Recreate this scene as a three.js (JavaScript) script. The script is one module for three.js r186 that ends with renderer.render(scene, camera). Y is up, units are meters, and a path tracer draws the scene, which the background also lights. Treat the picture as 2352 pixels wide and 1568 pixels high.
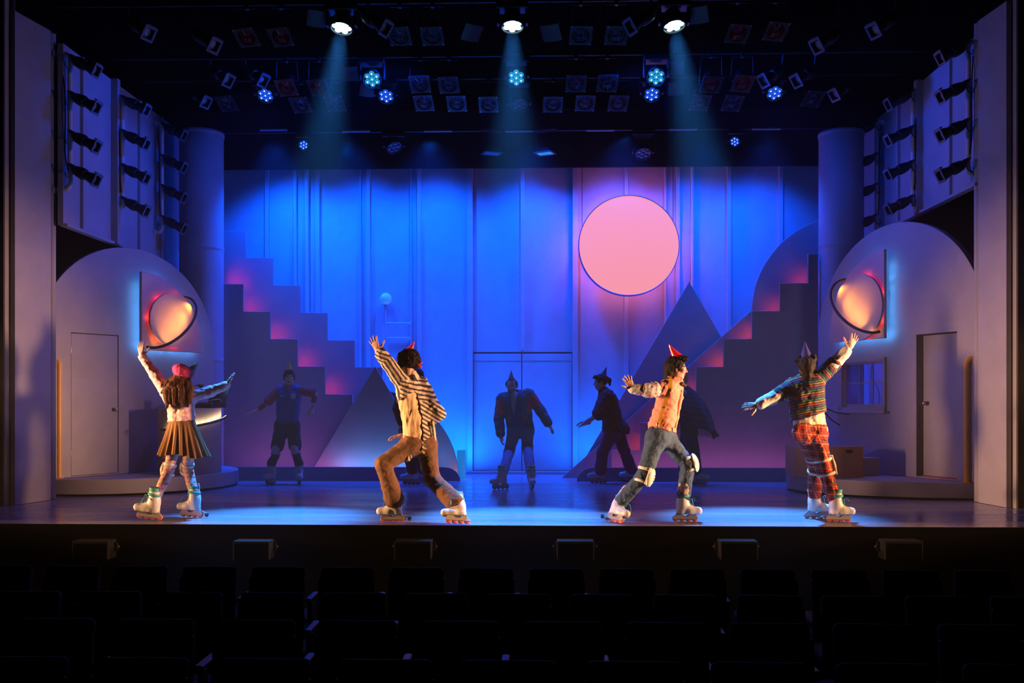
import * as THREE from 'three';
import { RoundedBoxGeometry } from 'three/addons/geometries/RoundedBoxGeometry.js';
import { mergeGeometries } from 'three/addons/utils/BufferGeometryUtils.js';
import { RectAreaLightUniformsLib } from 'three/addons/lights/RectAreaLightUniformsLib.js';
import { ImprovedNoise } from 'three/addons/math/ImprovedNoise.js';

// ---------- camera, haze, exposure ----------
const scene = new THREE.Scene();
scene.background = new THREE.Color(0, 0, 0);
const F = 2200, HORIZON = 925, YAW = Math.atan(64 / 2200), EYE = new THREE.Vector3(0.34, 1.33, 10.4);
const camera = new THREE.PerspectiveCamera(2 * Math.atan(784 / F) * 180 / Math.PI, 1.5, 0.1, 100);
camera.position.copy(EYE); camera.rotation.y = YAW;
camera.setViewOffset(2352, 1568, 0, 784 - HORIZON, 2352, 1568);
scene.add(camera);
const renderer = new THREE.WebGLRenderer({ antialias: true });
renderer.toneMapping = THREE.LinearToneMapping;
renderer.toneMappingExposure = 1.0;
renderer.shadowMap.enabled = true;
scene.fog = new THREE.FogExp2(new THREE.Color(1, 1, 1), 0.004);
RectAreaLightUniformsLib.init();

// a point of the photograph on a plane of the place
const V = (x, y, z) => new THREE.Vector3(x, y, z);
function ray(px, py) {
  const x = (px - 1176) / F, y = (HORIZON - py) / F, c = Math.cos(YAW), s = Math.sin(YAW);
  return V(x * c - s, y, -x * s - c);
}
function at(px, py, z) { const d = ray(px, py); return d.multiplyScalar((z - EYE.z) / d.z).add(EYE); }
function floorAt(px, py, h = 0) { const d = ray(px, py); return d.multiplyScalar((h - EYE.y) / d.y).add(EYE); }
function onX(px, py, x) { const d = ray(px, py); return d.multiplyScalar((x - EYE.x) / d.x).add(EYE); }
function onPlane(px, py, p, n) { const d = ray(px, py); return d.multiplyScalar(p.clone().sub(EYE).dot(n) / d.dot(n)).add(EYE); }

// ---------- lamps that light the place ----------
const LIGHTS = [];
function spot(from, to, color, power, angle, penumbra, radius = 5) {
  const l = new THREE.SpotLight(new THREE.Color(...color), power, 0, angle * Math.PI / 180, penumbra, 2);
  l.name = 'stage_lamp_beam'; l.position.copy(from); l.target.position.copy(to); l.castShadow = true; l.shadow.radius = radius; l.shadow.bias = -0.0005;
  scene.add(l); scene.add(l.target); LIGHTS.push(l); return l;
}
function point(p, color, power, radius = 0.3) {
  const l = new THREE.PointLight(new THREE.Color(...color), power, 0, 2);
  l.name = 'led_glow'; l.position.copy(p); l.castShadow = true; l.shadow.radius = radius; scene.add(l); return l;
}
function panel(p, to, w, h, color, power) {
  const l = new THREE.RectAreaLight(new THREE.Color(...color), power, w, h);
  l.name = 'led_panel'; l.position.copy(p); scene.add(l); l.lookAt(to); return l;
}
const BLUE = [0.0, 0.16, 1], CYAN = [0.1, 0.6, 1], WARM = [1, 0.5, 0.22], PINK = [1, 0.22, 0.42], RED = [1, 0.03, 0.015], LILAC = [0.55, 0.33, 1];
const LED = { blue: 0.035, red: 0.04, warm: 0.55, band: 0.09, step: 0.16, row: 16, halo: 0.3 };
const BEAM = { color: [0.04, 0.3, 1], power: 1200, angle: 12.5 };
const SIDE = { x: 8.8, z: 0.75, ys: [0.7, 1.7, 2.6] };
const MOONMAT = new THREE.MeshStandardMaterial({ color: 0x222222, roughness: 0.8, emissive: new THREE.Color(1, 0.32, 0.3), emissiveIntensity: 1.0 });
// warm side lamps on stands beside the stage front
for (const s of [-1, 1]) {
  spot(V(s * (SIDE.x - 0.13), 1.7, SIDE.z), V(-s * 4, 1.3, -1.0), WARM, 640, 12.5, 0.75, 4);
  spot(V(s * (SIDE.x - 0.13), 0.7, SIDE.z), V(-s * 4, 0.25, -0.4), WARM, 300, 13, 0.85, 4);
  spot(V(s * (SIDE.x - 0.13), 2.6, SIDE.z), V(-s * 6, 3.0, -2.2), [0.75, 0.45, 0.85], 95, 18, 0.9, 4);
}
// blue wash on the back wall: floor strips behind the flats and heads above
panel(V(-3.3, 0.2, -7.02), V(-3.2, 1.9, -7.6), 3.4, 0.1, [0, 0.06, 1], 190);
panel(V(-1.15, 0.2, -6.9), V(-1.6, 2.3, -7.6), 0.9, 0.1, [0, 0.13, 1], 320);
panel(V(1.3, 0.2, -6.9), V(1.4, 2.2, -7.6), 0.9, 0.1, [0, 0.12, 1], 220);
panel(V(3.5, 0.2, -7.02), V(3.5, 1.9, -7.6), 2.6, 0.1, [0, 0.05, 1], 130);
for (const [x, k] of [[-4.3, 1.15], [-3.0, 0.8], [-1.6, 0.95], [0.2, 0.95], [1.8, 0.7], [3.2, 0.6], [4.3, 0.55]]) spot(V(x, 6.0, -6.3), V(x, 2.5, -7.6), [0, 0.07, 1], 150 * k, 52, 0.9, 8);
// blue wash down on the stage and across on the side walls
for (const x of [-3.6, 0, 3.6]) spot(V(x, 6.2, -3.9), V(x * 1.6, 0, -2.4), [0.1, 0.07, 1], 18, 38, 0.9, 8);
for (const s of [-1, 1]) spot(V(s * 1.2, 6.3, -3.9), V(s * 6.2, 5.3, -4.6), [0.0, 0.06, 1], 72, 29, 0.9, 8);
// ---------- helpers ----------
const taken = new Map();
function numbered(name) {
  const n = taken.get(name) ?? 0; taken.set(name, n + 1);
  return n ? name + '_' + String(n).padStart(3, '0') : name;
}
let seed = 7;
const rnd = () => { seed = (seed * 1664525 + 1013904223) >>> 0; return seed / 4294967296; };
const noise = new ImprovedNoise();
const C = (r, g, b) => new THREE.Color(r, g, b);
function mat(color, roughness = 0.6, metalness = 0, extra = {}) {
  return new THREE.MeshPhysicalMaterial({ color, roughness, metalness, side: THREE.DoubleSide, ...extra });
}
function glow(color, strength) {
  return new THREE.MeshStandardMaterial({ color: 0x111111, roughness: 0.5, emissive: color, emissiveIntensity: strength });
}
// fine value-noise texture, for paint mottling and cloth
function grainTexture(size, base, spread, scale, streak = 1) {
  const data = new Uint8Array(size * size * 4);
  for (let y = 0; y < size; y++) for (let x = 0; x < size; x++) {
    const u = x / size, v = y / size;
    let n = 0;
    for (const [f, a] of [[scale, 0.55], [scale * 3, 0.3], [scale * 9, 0.15]]) n += a * noise.noise(u * f, v * f * streak, 3.7 + f);
    const k = base + spread * n + spread * 0.25 * (rnd() - 0.5);
    const b = Math.max(0, Math.min(255, k * 255)), i = (y * size + x) * 4;
    data[i] = data[i + 1] = data[i + 2] = b; data[i + 3] = 255;
  }
  const t = new THREE.DataTexture(data, size, size); t.wrapS = t.wrapT = THREE.RepeatWrapping; t.magFilter = THREE.LinearFilter; t.needsUpdate = true;
  return t;
}
const paintGrain = grainTexture(256, 0.95, 0.06, 5); paintGrain.colorSpace = THREE.SRGBColorSpace;
const roughGrain = grainTexture(256, 0.75, 0.35, 6);
const M = {
  set: mat(C(0.34, 0.325, 0.345), 0.62, 0, { map: paintGrain }),
  arch: mat(C(0.36, 0.34, 0.35), 0.6, 0, { map: paintGrain }),
  flat: mat(C(0.27, 0.26, 0.29), 0.65, 0, { map: paintGrain }),
  groundRow: mat(C(0.2, 0.18, 0.21), 0.7, 0, { map: paintGrain }),
  black: mat(C(0.002, 0.002, 0.0025), 0.95, 0, { specularIntensity: 0 }),
  velvet: mat(C(0.012, 0.012, 0.014), 1, 0, { specularIntensity: 0.1 }),
  blackMetal: mat(C(0.012, 0.012, 0.014), 0.42, 0.3),
  steel: mat(C(0.35, 0.36, 0.38), 0.35, 0.9),
  pipe: mat(C(0.5, 0.48, 0.46), 0.45, 0, {}),
  ochre: mat(C(0.72, 0.34, 0.055), 0.42),
  brown: mat(C(0.07, 0.045, 0.035), 0.7),
  seat: mat(C(0.012, 0.008, 0.009), 0.75),
  seatFrame: mat(C(0.02, 0.018, 0.02), 0.4),
  crate: mat(C(0.42, 0.2, 0.1), 0.6),
  ringDark: mat(C(0.05, 0.05, 0.07), 0.45),
};
function tag(o, label, category, group, kind) {
  o.userData.label = label; if (category) o.userData.category = category;
  if (group) o.userData.group = group; if (kind) o.userData.kind = kind; return o;
}
function thing(name, label, category, p = V(0, 0, 0), turn = 0, group) {
  const o = new THREE.Group(); o.name = numbered(name); o.position.copy(p); o.rotation.y = turn; scene.add(o);
  return tag(o, label, category, group);
}
function struct(name, label, p = V(0, 0, 0), turn = 0) {
  const o = new THREE.Group(); o.name = numbered(name); o.position.copy(p); o.rotation.y = turn; scene.add(o);
  return tag(o, label, undefined, undefined, 'structure');
}
function merged(gs) {
  if (!Array.isArray(gs)) return gs;
  if (gs.length === 1) return gs[0];
  const all = gs.map((g) => { const h = g.index ? g.toNonIndexed() : g.clone(); for (const k of Object.keys(h.attributes)) if (!['position', 'normal', 'uv'].includes(k)) h.deleteAttribute(k); return h; });
  return mergeGeometries(all);
}
function metric(g) {   // uv in metres, by the face's main axis
  const p = g.attributes.position, n = g.attributes.normal, uv = new Float32Array(p.count * 2);
  for (let i = 0; i < p.count; i++) {
    const ax = Math.abs(n.getX(i)), ay = Math.abs(n.getY(i)), az = Math.abs(n.getZ(i));
    const [u, v] = ax > ay && ax > az ? [p.getZ(i), p.getY(i)] : ay > az ? [p.getX(i), p.getZ(i)] : [p.getX(i), p.getY(i)];
    uv[i * 2] = u / 1.7; uv[i * 2 + 1] = v / 1.7;
  }
  g.setAttribute('uv', new THREE.BufferAttribute(uv, 2)); return g;
}
function part(name, gs, m, parent) { const o = new THREE.Mesh(merged(gs), m); if (m.map === paintGrain) metric(o.geometry); o.name = name; parent.add(o); return o; }
function parts(name, gs, m, parent) { return gs.map((g) => part(name, g, m, parent)); }
// geometries
const box = (w, h, d, x = 0, y = 0, z = 0, rx = 0, ry = 0, rz = 0) => new THREE.BoxGeometry(w, h, d).applyMatrix4(pose(x, y, z, rx, ry, rz));
const rbox = (w, h, d, r, x = 0, y = 0, z = 0, rx = 0, ry = 0, rz = 0, s = 2) => new RoundedBoxGeometry(w, h, d, s, Math.min(r, w / 2.01, h / 2.01, d / 2.01)).applyMatrix4(pose(x, y, z, rx, ry, rz));
const cyl = (r1, r2, h, x = 0, y = 0, z = 0, rx = 0, ry = 0, rz = 0, s = 20) => new THREE.CylinderGeometry(r1, r2, h, s).applyMatrix4(pose(x, y, z, rx, ry, rz));
const ball = (r, x = 0, y = 0, z = 0, s = 16) => new THREE.SphereGeometry(r, s, s).translate(x, y, z);
function pose(x, y, z, rx, ry, rz) { return new THREE.Matrix4().compose(V(x, y, z), new THREE.Quaternion().setFromEuler(new THREE.Euler(rx, ry, rz)), V(1, 1, 1)); }
const tube = (pts, r, n = 24, s = 8, closed = false) => new THREE.TubeGeometry(new THREE.CatmullRomCurve3(pts, closed), n, r, s, closed);
function rod(a, b, r, s = 10, r2 = r) {
  const d = b.clone().sub(a), g = new THREE.CylinderGeometry(r2, r, d.length(), s);
  g.applyQuaternion(new THREE.Quaternion().setFromUnitVectors(V(0, 1, 0), d.clone().normalize()));
  return g.translate((a.x + b.x) / 2, (a.y + b.y) / 2, (a.z + b.z) / 2);
}
function lathe(pts, s = 32) { return new THREE.LatheGeometry(pts.map(([r, y]) => new THREE.Vector2(r, y)), s); }
function shapeOf(pts) { const s = new THREE.Shape(); pts.forEach(([x, y], i) => i ? s.lineTo(x, y) : s.moveTo(x, y)); return s; }
function slab(shape, depth, bevel = 0.004, seg = 24) {
  return new THREE.ExtrudeGeometry(shape, { depth, bevelEnabled: bevel > 0, bevelSize: bevel, bevelThickness: bevel, bevelSegments: 1, bevelOffset: -bevel, curveSegments: seg });
}
// ================= THE ROOM =================
const ZB = -7.6;
{
  const fl = struct('floor', 'pale glossy stage floor');
  const deckRough = grainTexture(512, 0.2, 0.12, 4, 10); 
  const deckColor = grainTexture(512, 0.93, 0.07, 5, 6); deckColor.colorSpace = THREE.SRGBColorSpace;
  const deck = mat(C(0.33, 0.31, 0.325), 1, 0, { map: deckColor, roughnessMap: deckRough });
  for (const t of [deckRough, deckColor]) t.repeat.set(1, 1);
  part('deck', new THREE.BoxGeometry(20, 0.1, 9.5).translate(0, -0.05, -4.75), deck, fl);
  part('front_fascia', box(20, 1.4, 0.05, 0, -0.702, 0.026), M.black, fl);
  const af = struct('floor_auditorium', 'black stepped auditorium floor under the seats');
  const rises = [[0.0, 2.05, -0.95], [2.05, 3.35, -0.88], [3.35, 4.6, -0.8], [4.6, 6, -0.7], [6, 14.4, -0.6]];
  for (const [z0, z1, y] of rises) part('step', box(22, 0.6, z1 - z0, 0, y - 0.3, (z0 + z1) / 2), M.black, af);
  part('wall', box(0.2, 12, 25, 0, 0, 0), M.black, struct('wall_left', 'black side wall of the theatre', V(-11.1, 3.5, 2)));
  part('wall', box(0.2, 12, 25, 0, 0, 0), M.black, struct('wall_right', 'black side wall of the theatre', V(11.1, 3.5, 2)));
  part('wall', box(22.4, 12, 0.2, 0, 0, 0), M.black, struct('wall_rear', 'black rear wall of the auditorium', V(0, 3.5, 14.5)));
  part('wall', box(22.4, 12, 0.2, 0, 0, 0), M.black, struct('wall_front', 'black wall behind the stage set', V(0, 3.5, -9.6)));
  part('slab', box(22.4, 0.2, 24.4, 0, 0, 0), M.black, struct('ceiling', 'black ceiling over stage and auditorium', V(0, 9.4, 2.4)));
}
// proscenium returns on both sides
function proscenium(side, nearPx, farPx, pilPx, edgePx, name) {
  const near = floorAt(...nearPx), far = floorAt(...farPx), pil = floorAt(...pilPx), edge = at(edgePx, 1150, near.z);
  const w = struct('wall_' + name, 'pale proscenium return with pilaster'), H = 6.42;
  const d = far.clone().sub(near), L = d.length(), phi = Math.atan2(-d.z, d.x);
  const g = (x0, x1, y0, y1, th) => box(x1 - x0, y1 - y0, th, (x0 + x1) / 2, (y0 + y1) / 2, side * th / 2);
  const p = part('return_panel', g(0, L, 0.005, H, 0.06), M.set, w); p.position.copy(near); p.rotation.y = phi;
  // pilaster: fluted post made of a broad face and a narrow rib
  part('pilaster', cyl(0.058, 0.058, H, at((pilPx[0] + farPx[0]) / 2, 900, pil.z + 0.06).x, H / 2 + 0.005, pil.z + 0.06, 0, 0, 0, 24), M.set, w);
  part('pilaster_rib', rbox(0.03, H, 0.06, 0.008, far.x + side * -0.03, H / 2 + 0.005, far.z + 0.02), M.set, w);
  part('edge_trim', rbox(0.03, 7.4, 0.1, 0.006, (near.x + edge.x) / 2, 3.7, near.z + 0.03), M.set, w);
  part('dark_groove', box(Math.abs(near.x - edge.x) + 0.06, 7.4, 0.04, (near.x + edge.x) / 2, 3.7, near.z - 0.03), M.brown, w);
  part('proscenium_face', box(4.6, 8.4, 0.2, edge.x + side * -2.3, 4.2, near.z - 0.05), M.brown, w);
}
proscenium(-1 * -1, [25, 1160], [108, 1148], [128, 1145], 9, 'proscenium_left');
proscenium(-1, [2322, 1166], [2256, 1154], [2240, 1151], 2337, 'proscenium_right');
// side walls of the set: upper panels over an opening into the wings
for (const side of [-1, 1]) {
  const left = side < 0, X = side * 6.22, w = struct(left ? 'wall_set_left' : 'wall_set_right', 'pale panelled upper side wall of the set with vertical ribs');
  const H = 6.28, HB = left ? 3.78 : 4.26, z0 = -2.6, th = 0.08;
  const ribs = left ? [187, 258, 318, 368] : [2185, 2117, 2066, 2016];
  const zs = ribs.map((px) => onX(px, 400, X).z);
  const edges = [z0, ...zs, ZB];
  for (let i = 0; i < edges.length - 1; i++) {
    const a = edges[i], b = edges[i + 1], low = i < 3 ? HB : 0.005;
    part('wall_panel', box(th, H - low, a - b - 0.006, X + side * th / 2, (H + low) / 2, (a + b) / 2), M.set, w);
  }
  zs.forEach((z, i) => part('rib', rbox(i === 1 ? 0.11 : 0.05, H + (i === 1 ? 0.03 : -0.02) - HB, i === 1 ? 0.1 : 0.07, 0.006, X - side * (i === 1 ? 0.05 : 0.02), (H + HB) / 2, z), M.set, w));
  part('header_trim', box(0.1, 0.04, z0 - zs[2], X - side * 0.01, HB + 0.0, (z0 + zs[2]) / 2), M.set, w);
  part('wing_mask', box(0.06, 8, 7, side * 9.2, 4, -5.2), M.velvet, struct(left ? 'wall_wing_left' : 'wall_wing_right', 'black masking drape in the wing'));
  // column
  const c = left ? [463, 512, 415] : [1932, 1882, 1982], zc = -6.25;
  const pc = at(c[0], 900, zc), r = Math.abs(at(c[1], 900, zc).x - at(c[2], 900, zc).x) / 2;
  const col = struct(left ? 'column_left' : 'column_right', 'tall pale round column at the corner of the set', V(pc.x, 0, zc));
  const top = at(c[0], 306, zc).y;
  part('shaft', lathe([[0, 0.003], [r, 0.003], [r, 2.05], [r + 0.008, 2.06], [r + 0.008, 2.1], [r, 2.11], [r, 4.0], [r + 0.008, 4.01], [r + 0.008, 4.05], [r, 4.06], [r, top], [0, top]], 64), M.set, col);
  part('rim', lathe([[r, top - 0.06], [r + 0.014, top - 0.06], [r + 0.014, top], [r - 0.02, top]], 64), M.set, col);
}
// back wall: panels, ribs, pipes and the double door
{
  const w = struct('wall_back', 'pale panelled back wall of the set washed in blue light');
  const top = at(1198, 385, ZB).y, X = (px) => at(px, 900, ZB).x;
  const seams = [500, 615, 731, 847, 963, 1080, 1200, 1321, 1438, 1556, 1673, 1792, 1905].map(X);
  seams[0] = -6.3; seams[12] = 6.3;
  const doorTop = at(1198, 808, ZB).y;
  for (let i = 0; i < 12; i++) {
    const low = i === 5 || i === 6 ? doorTop : 0.004, back = i === 5 || i === 6 ? 0.05 : 0;
    part('wall_panel', box(seams[i + 1] - seams[i] - 0.008, top - low, 0.06, (seams[i] + seams[i + 1]) / 2, (top + low) / 2, ZB - 0.03 - back), M.set, w);
  }
  for (let i = 1; i < 12; i++) {
    const low = i === 6 ? doorTop + 0.05 : 0.004, wide = i === 5 || i === 7 ? 0.1 : 0.075;
    part('rib', rbox(wide, top + 0.035 - low, 0.1, 0.006, seams[i], (top + 0.035 + low) / 2, ZB + 0.03), M.set, w);
  }
  for (const [px, r] of [[679, 0.042], [706, 0.048], [828, 0.026], [944, 0.022], [1528, 0.03], [1590, 0.036]])
    part('pipe', cyl(r, r, top + 0.03, X(px), (top + 0.03) / 2 + 0.002, ZB + r + 0.01), M.set, w);
  part('floor_ledge', rbox(6.3 - 0.06, 0.05, 0.1, 0.01, 0, 0.028, ZB + 0.06 - 0.02), M.set, w).visible = true;
  for (const s of [-1, 1]) {
    const d = struct('door_' + (s < 0 ? 1 : 2), 'tall plain leaf of the double door in the back wall', V(0, 0, ZB - 0.06));
    const x0 = s < 0 ? seams[5] + 0.055 : 0.006, x1 = s < 0 ? -0.006 : seams[7] - 0.055;
    part('leaf', rbox(x1 - x0 - 0.004, doorTop - 0.09, 0.05, 0.006, (x0 + x1) / 2, (doorTop - 0.09) / 2 + 0.06, -0.01), M.set, d);
    part('top_rail', rbox(x1 - x0 - 0.004, 0.13, 0.062, 0.006, (x0 + x1) / 2, doorTop - 0.095, -0.004), M.set, d);
  }
  // black masking above the wall
  const b = struct('wall_masking', 'black velvet border hanging above the back wall');
  part('border', box(13, 1.1, 0.05, 0, at(1198, 386, ZB + 0.12).y + 0.555, ZB + 0.12), M.velvet, b);
}
// ================= PLATFORMS, ARCH WALLS =================
const PLAT = 0.24;
for (const [side, cx, cz, rx, rz] of [[-1, -6.3, -4.76, 1.746, 1.746], [1, 6.24, -4.3, 2.12, 1.47]]) {
  const left = side < 0, t = struct(left ? 'floor_platform_left' : 'floor_platform_right', 'low round white platform in front of the arched wall', V(cx, 0, cz));
  part('kick_plinth', cyl(1, 1, 0.03, 0, 0.016, 0, 0, 0, 0, 96).scale(rx - 0.03, 1, rz - 0.03), M.black, t);
  part('platform', lathe([[0, 0.03], [0.998, 0.03], [1, 0.034], [1, PLAT - 0.006], [0.997, PLAT], [0, PLAT]], 128).scale(rx, 1, rz), M.arch, t);
}
const ARCH = {};
function archWall(side) {
  const left = side < 0, phi = (left ? 58 : -66) * Math.PI / 180;
  const O = left ? floorAt(165, 1096, PLAT) : floorAt(2198, 1105, PLAT); O.y = 0;
  const n = V(Math.sin(phi), 0, Math.cos(phi)), u = V(Math.cos(phi), 0, -Math.sin(phi));
  const local = (px, py, out = 0) => { const p = onPlane(px, py, O.clone().addScaledVector(n, out), n).sub(O); return [p.dot(u), p.y]; };
  const farU = left ? local(490, 820)[0] : local(1880, 820)[0], peak = left ? local(285, 567)[1] : local(2090, 504)[1];
  let cu = left ? 0.95 : -1.02; { // centre of the round top from three points of its outline
    const [un, yn] = left ? local(127, 650) : local(2240, 628); let best = 1e9;
    for (let c = -2.2; c < 2.2; c += 0.005) { const r = Math.abs(farU - c), e = Math.abs(Math.hypot(un - c, yn - (peak - r)) - r); if (e < best && Math.abs(un - c) < r && yn > peak - r) { best = e; cu = c; } }
  }
  const a = Math.abs(farU - cu), spring = peak - a;
  const s = new THREE.Shape();
  s.moveTo(cu - a, PLAT + 0.004); s.lineTo(cu + a, PLAT + 0.004); s.lineTo(cu + a, spring); s.absarc(cu, spring, a, 0, Math.PI, false); s.lineTo(cu - a, PLAT + 0.004);
  const w = struct(left ? 'wall_arch_left' : 'wall_arch_right', 'pale round topped wall with a door standing on the platform', O, phi);
  const rect = (x0, y0, x1, y1) => { const h = new THREE.Path(); h.moveTo(x0, y0); h.lineTo(x0, y1); h.lineTo(x1, y1); h.lineTo(x1, y0); h.closePath(); return h; };
  const dl = left ? [local(163, 1000)[0], local(272, 1000)[0], local(163, 763)[1]] : [local(2105, 1000)[0], local(2198, 1000)[0], local(2150, 765)[1]];
  s.holes.push(rect(dl[0], PLAT + 0.02, dl[1], dl[2]));
  let win;
  if (!left) { const [x0, y1] = local(1930, 826), [x1, y0] = local(2037, 945); win = [x0, y0, x1, y1]; s.holes.push(rect(x0 + 0.05, y0 + 0.05, x1 - 0.03, y1 - 0.05)); }
  const TH = 0.1;
  part('arch_panel', slab(s, TH, 0.004, 64).translate(0, 0, -TH), M.arch, w);
  // door
  const d = struct(left ? 'door_3' : 'door_4', left ? 'pale flush door in the arched wall behind the handrail' : 'pale door set back in its frame beside the ochre handrail', O, phi);
  const back = left ? -0.045 : -0.14, dw = dl[1] - dl[0], door = part('leaf', rbox(dw - 0.016, dl[2] - PLAT - 0.035, 0.04, 0.004, (dl[0] + dl[1]) / 2, (dl[2] + PLAT + 0.015) / 2, back + (left ? 0.02 : 0)), M.arch, d);
  const kx = left ? dl[1] - 0.07 : dl[0] + 0.09, ky = left ? local(268, 940)[1] : local(2124, 926)[1], kz = back + 0.04;
  part('knob', [ball(0.03, kx, ky, kz + 0.045, 16), cyl(0.012, 0.012, 0.05, kx, ky, kz + 0.02, Math.PI / 2, 0, 0), cyl(0.032, 0.032, 0.008, kx, ky, kz + 0.002, Math.PI / 2, 0, 0, 24)], M.steel, d);
  if (left) for (const y of [dl[2] - 0.25, PLAT + 0.35]) part('hinge', cyl(0.008, 0.008, 0.1, dl[0], y, 0.002), M.steel, d);
  else {
    for (const [x0, x1, y0, y1] of [[dl[0] - 0.02, dl[0], PLAT + 0.01, dl[2] + 0.02], [dl[1], dl[1] + 0.02, PLAT + 0.01, dl[2] + 0.02], [dl[0], dl[1], dl[2], dl[2] + 0.02]])
      part('jamb', box(x1 - x0, y1 - y0, 0.2, (x0 + x1) / 2, (y0 + y1) / 2, -0.1), M.set, d);
    part('threshold', box(dw - 0.02, 0.03, 0.05, (dl[0] + dl[1]) / 2, PLAT + 0.02, -0.1), mat(C(0.3, 0.03, 0.02), 0.6), d);
  }
  Object.assign(ARCH, { [side]: { w, O, phi, n, u, local, cu, a, spring, win, world: (x, y, z) => V(x, y, z).applyAxisAngle(V(0, 1, 0), phi).add(O) } });
}
archWall(-1); archWall(1);
// window in the right arch wall
{
  const A = ARCH[1], [x0, y0, x1, y1] = A.win, w = struct('window_1', 'small paned window with sill in the arched wall', A.O, A.phi);
  const bar = (a, b, c, d, z, t) => box(c - a, d - b, t, (a + c) / 2, (b + d) / 2, z);
  part('frame', [bar(x0, y0, x0 + 0.07, y1, 0, 0.09), bar(x1 - 0.045, y0, x1, y1, 0, 0.09), bar(x0, y1 - 0.06, x1, y1, 0, 0.09), bar(x0, y0, x1, y0 + 0.06, 0, 0.09)], M.arch, w);
  part('sash', [bar(x0 + 0.07, y0 + 0.06, x0 + 0.1, y1 - 0.06, -0.04, 0.04), bar(x1 - 0.07, y0 + 0.06, x1 - 0.045, y1 - 0.06, -0.04, 0.04), bar(x0 + 0.07, y0 + 0.06, x1 - 0.045, y0 + 0.11, -0.04, 0.04), bar(x0 + 0.07, y1 - 0.09, x1 - 0.045, y1 - 0.06, -0.04, 0.04)], M.arch, w);
  part('sill', rbox(x1 - x0 + 0.16, 0.035, 0.15, 0.006, (x0 + x1) / 2 - 0.02, y0 - 0.01, 0.05), M.arch, w);
  const mx = (x0 + x1) / 2, my = (y0 + y1) / 2 + 0.03;
  part('muntin', bar(x0 + 0.1, my - 0.008, x1 - 0.07, my + 0.008, -0.05, 0.02), M.arch, w);
  for (const f of [0.34, 0.68]) part('muntin', bar(x0 + 0.1 + f * (x1 - x0 - 0.17) - 0.006, y0 + 0.11, x0 + 0.1 + f * (x1 - x0 - 0.17) + 0.006, y1 - 0.09, -0.05, 0.02), M.arch, w);
  const glass = mat(C(0.9, 0.93, 1), 0.08, 0, { transmission: 1, thickness: 0, ior: 1.45 });
  for (let i = 0; i < 3; i++) for (let j = 0; j < 2; j++) {
    const a = x0 + 0.1 + [0, 0.34, 0.68][i] * (x1 - x0 - 0.17), b = x0 + 0.1 + [0.34, 0.68, 1][i] * (x1 - x0 - 0.17);
    part('pane', bar(a + 0.007, j ? my + 0.009 : y0 + 0.112, b - 0.007, j ? y1 - 0.092 : my - 0.009, -0.05, 0.004), glass, w);
  }
  // pale board and cables standing behind the window
  const bk = thing('backing_board', 'pale backing board standing behind the small window', 'board', A.world((x0 + x1) / 2, 0, -0.6), A.phi);
  part('board', box(1.5, 2.1, 0.02, 0.25, 1.056, 0), M.set, bk);
  spot(A.world((x0 + x1) / 2, 3.0, -0.2), A.world((x0 + x1) / 2 + 0.2, 1.3, -0.6), [0.08, 0.06, 1], 16, 50, 0.8, 3);
  const cb = thing('hanging_cable', 'loose cable hanging behind the small window', 'cable', A.world(0, 0, 0), A.phi);
  part('loop', tube([V(x0 + 0.2, y1 + 0.1, -0.5), V(x0 + 0.16, y0 + 0.55, -0.5), V(x0 + 0.33, y0 + 0.35, -0.48), V(x0 + 0.3, y0 + 0.05, -0.5), V(x0 + 0.1, y0 - 0.1, -0.5)], 0.008, 40), M.blackMetal, cb);
  part('loop', tube([V(x0 + 0.45, y1 + 0.1, -0.5), V(x0 + 0.5, y0 + 0.5, -0.5), V(x0 + 0.42, y0 + 0.2, -0.48), V(x0 + 0.45, y0 - 0.1, -0.5)], 0.006, 40), M.blackMetal, cb);
}
// ochre handrails
for (const side of [-1, 1]) {
  const left = side < 0, b = left ? floorAt(136, 1098, PLAT) : floorAt(2219, 1108, PLAT);
  const topY = left ? at(134, 822, b.z).y : at(2219, 822, b.z).y, r = 0.037;
  const wallX = (left ? at(118, 820, b.z).x : at(2240, 820, b.z).x) - b.x;
  const h = thing('handrail', left ? 'ochre bent pipe handrail beside the flush door' : 'ochre bent pipe handrail by the recessed door', 'handrail', V(b.x, 0, b.z), 0, 'ochre handrails by the doors');
  const R = 0.1, H = topY;
  part('rail', tube([V(0, PLAT, 0), V(0, PLAT + 0.5, 0), V(0, H - R - 0.1, 0), V(0, H - R, 0), V(Math.sign(wallX) * 0.012, H - 0.05, 0), V(Math.sign(wallX) * 0.05, H - 0.01, 0), V(Math.sign(wallX) * 0.1, H, 0), V(Math.sign(wallX) * 0.17, H, 0)], r, 80, 14), M.ochre, h);
  part('foot_flange', cyl(0.06, 0.065, 0.012, 0, PLAT + 0.007, 0), M.ochre, h);
  part('wall_flange', cyl(0.06, 0.06, 0.015, Math.sign(wallX) * 0.165, H, 0, 0, 0, Math.PI / 2), M.ochre, h);
}
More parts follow.
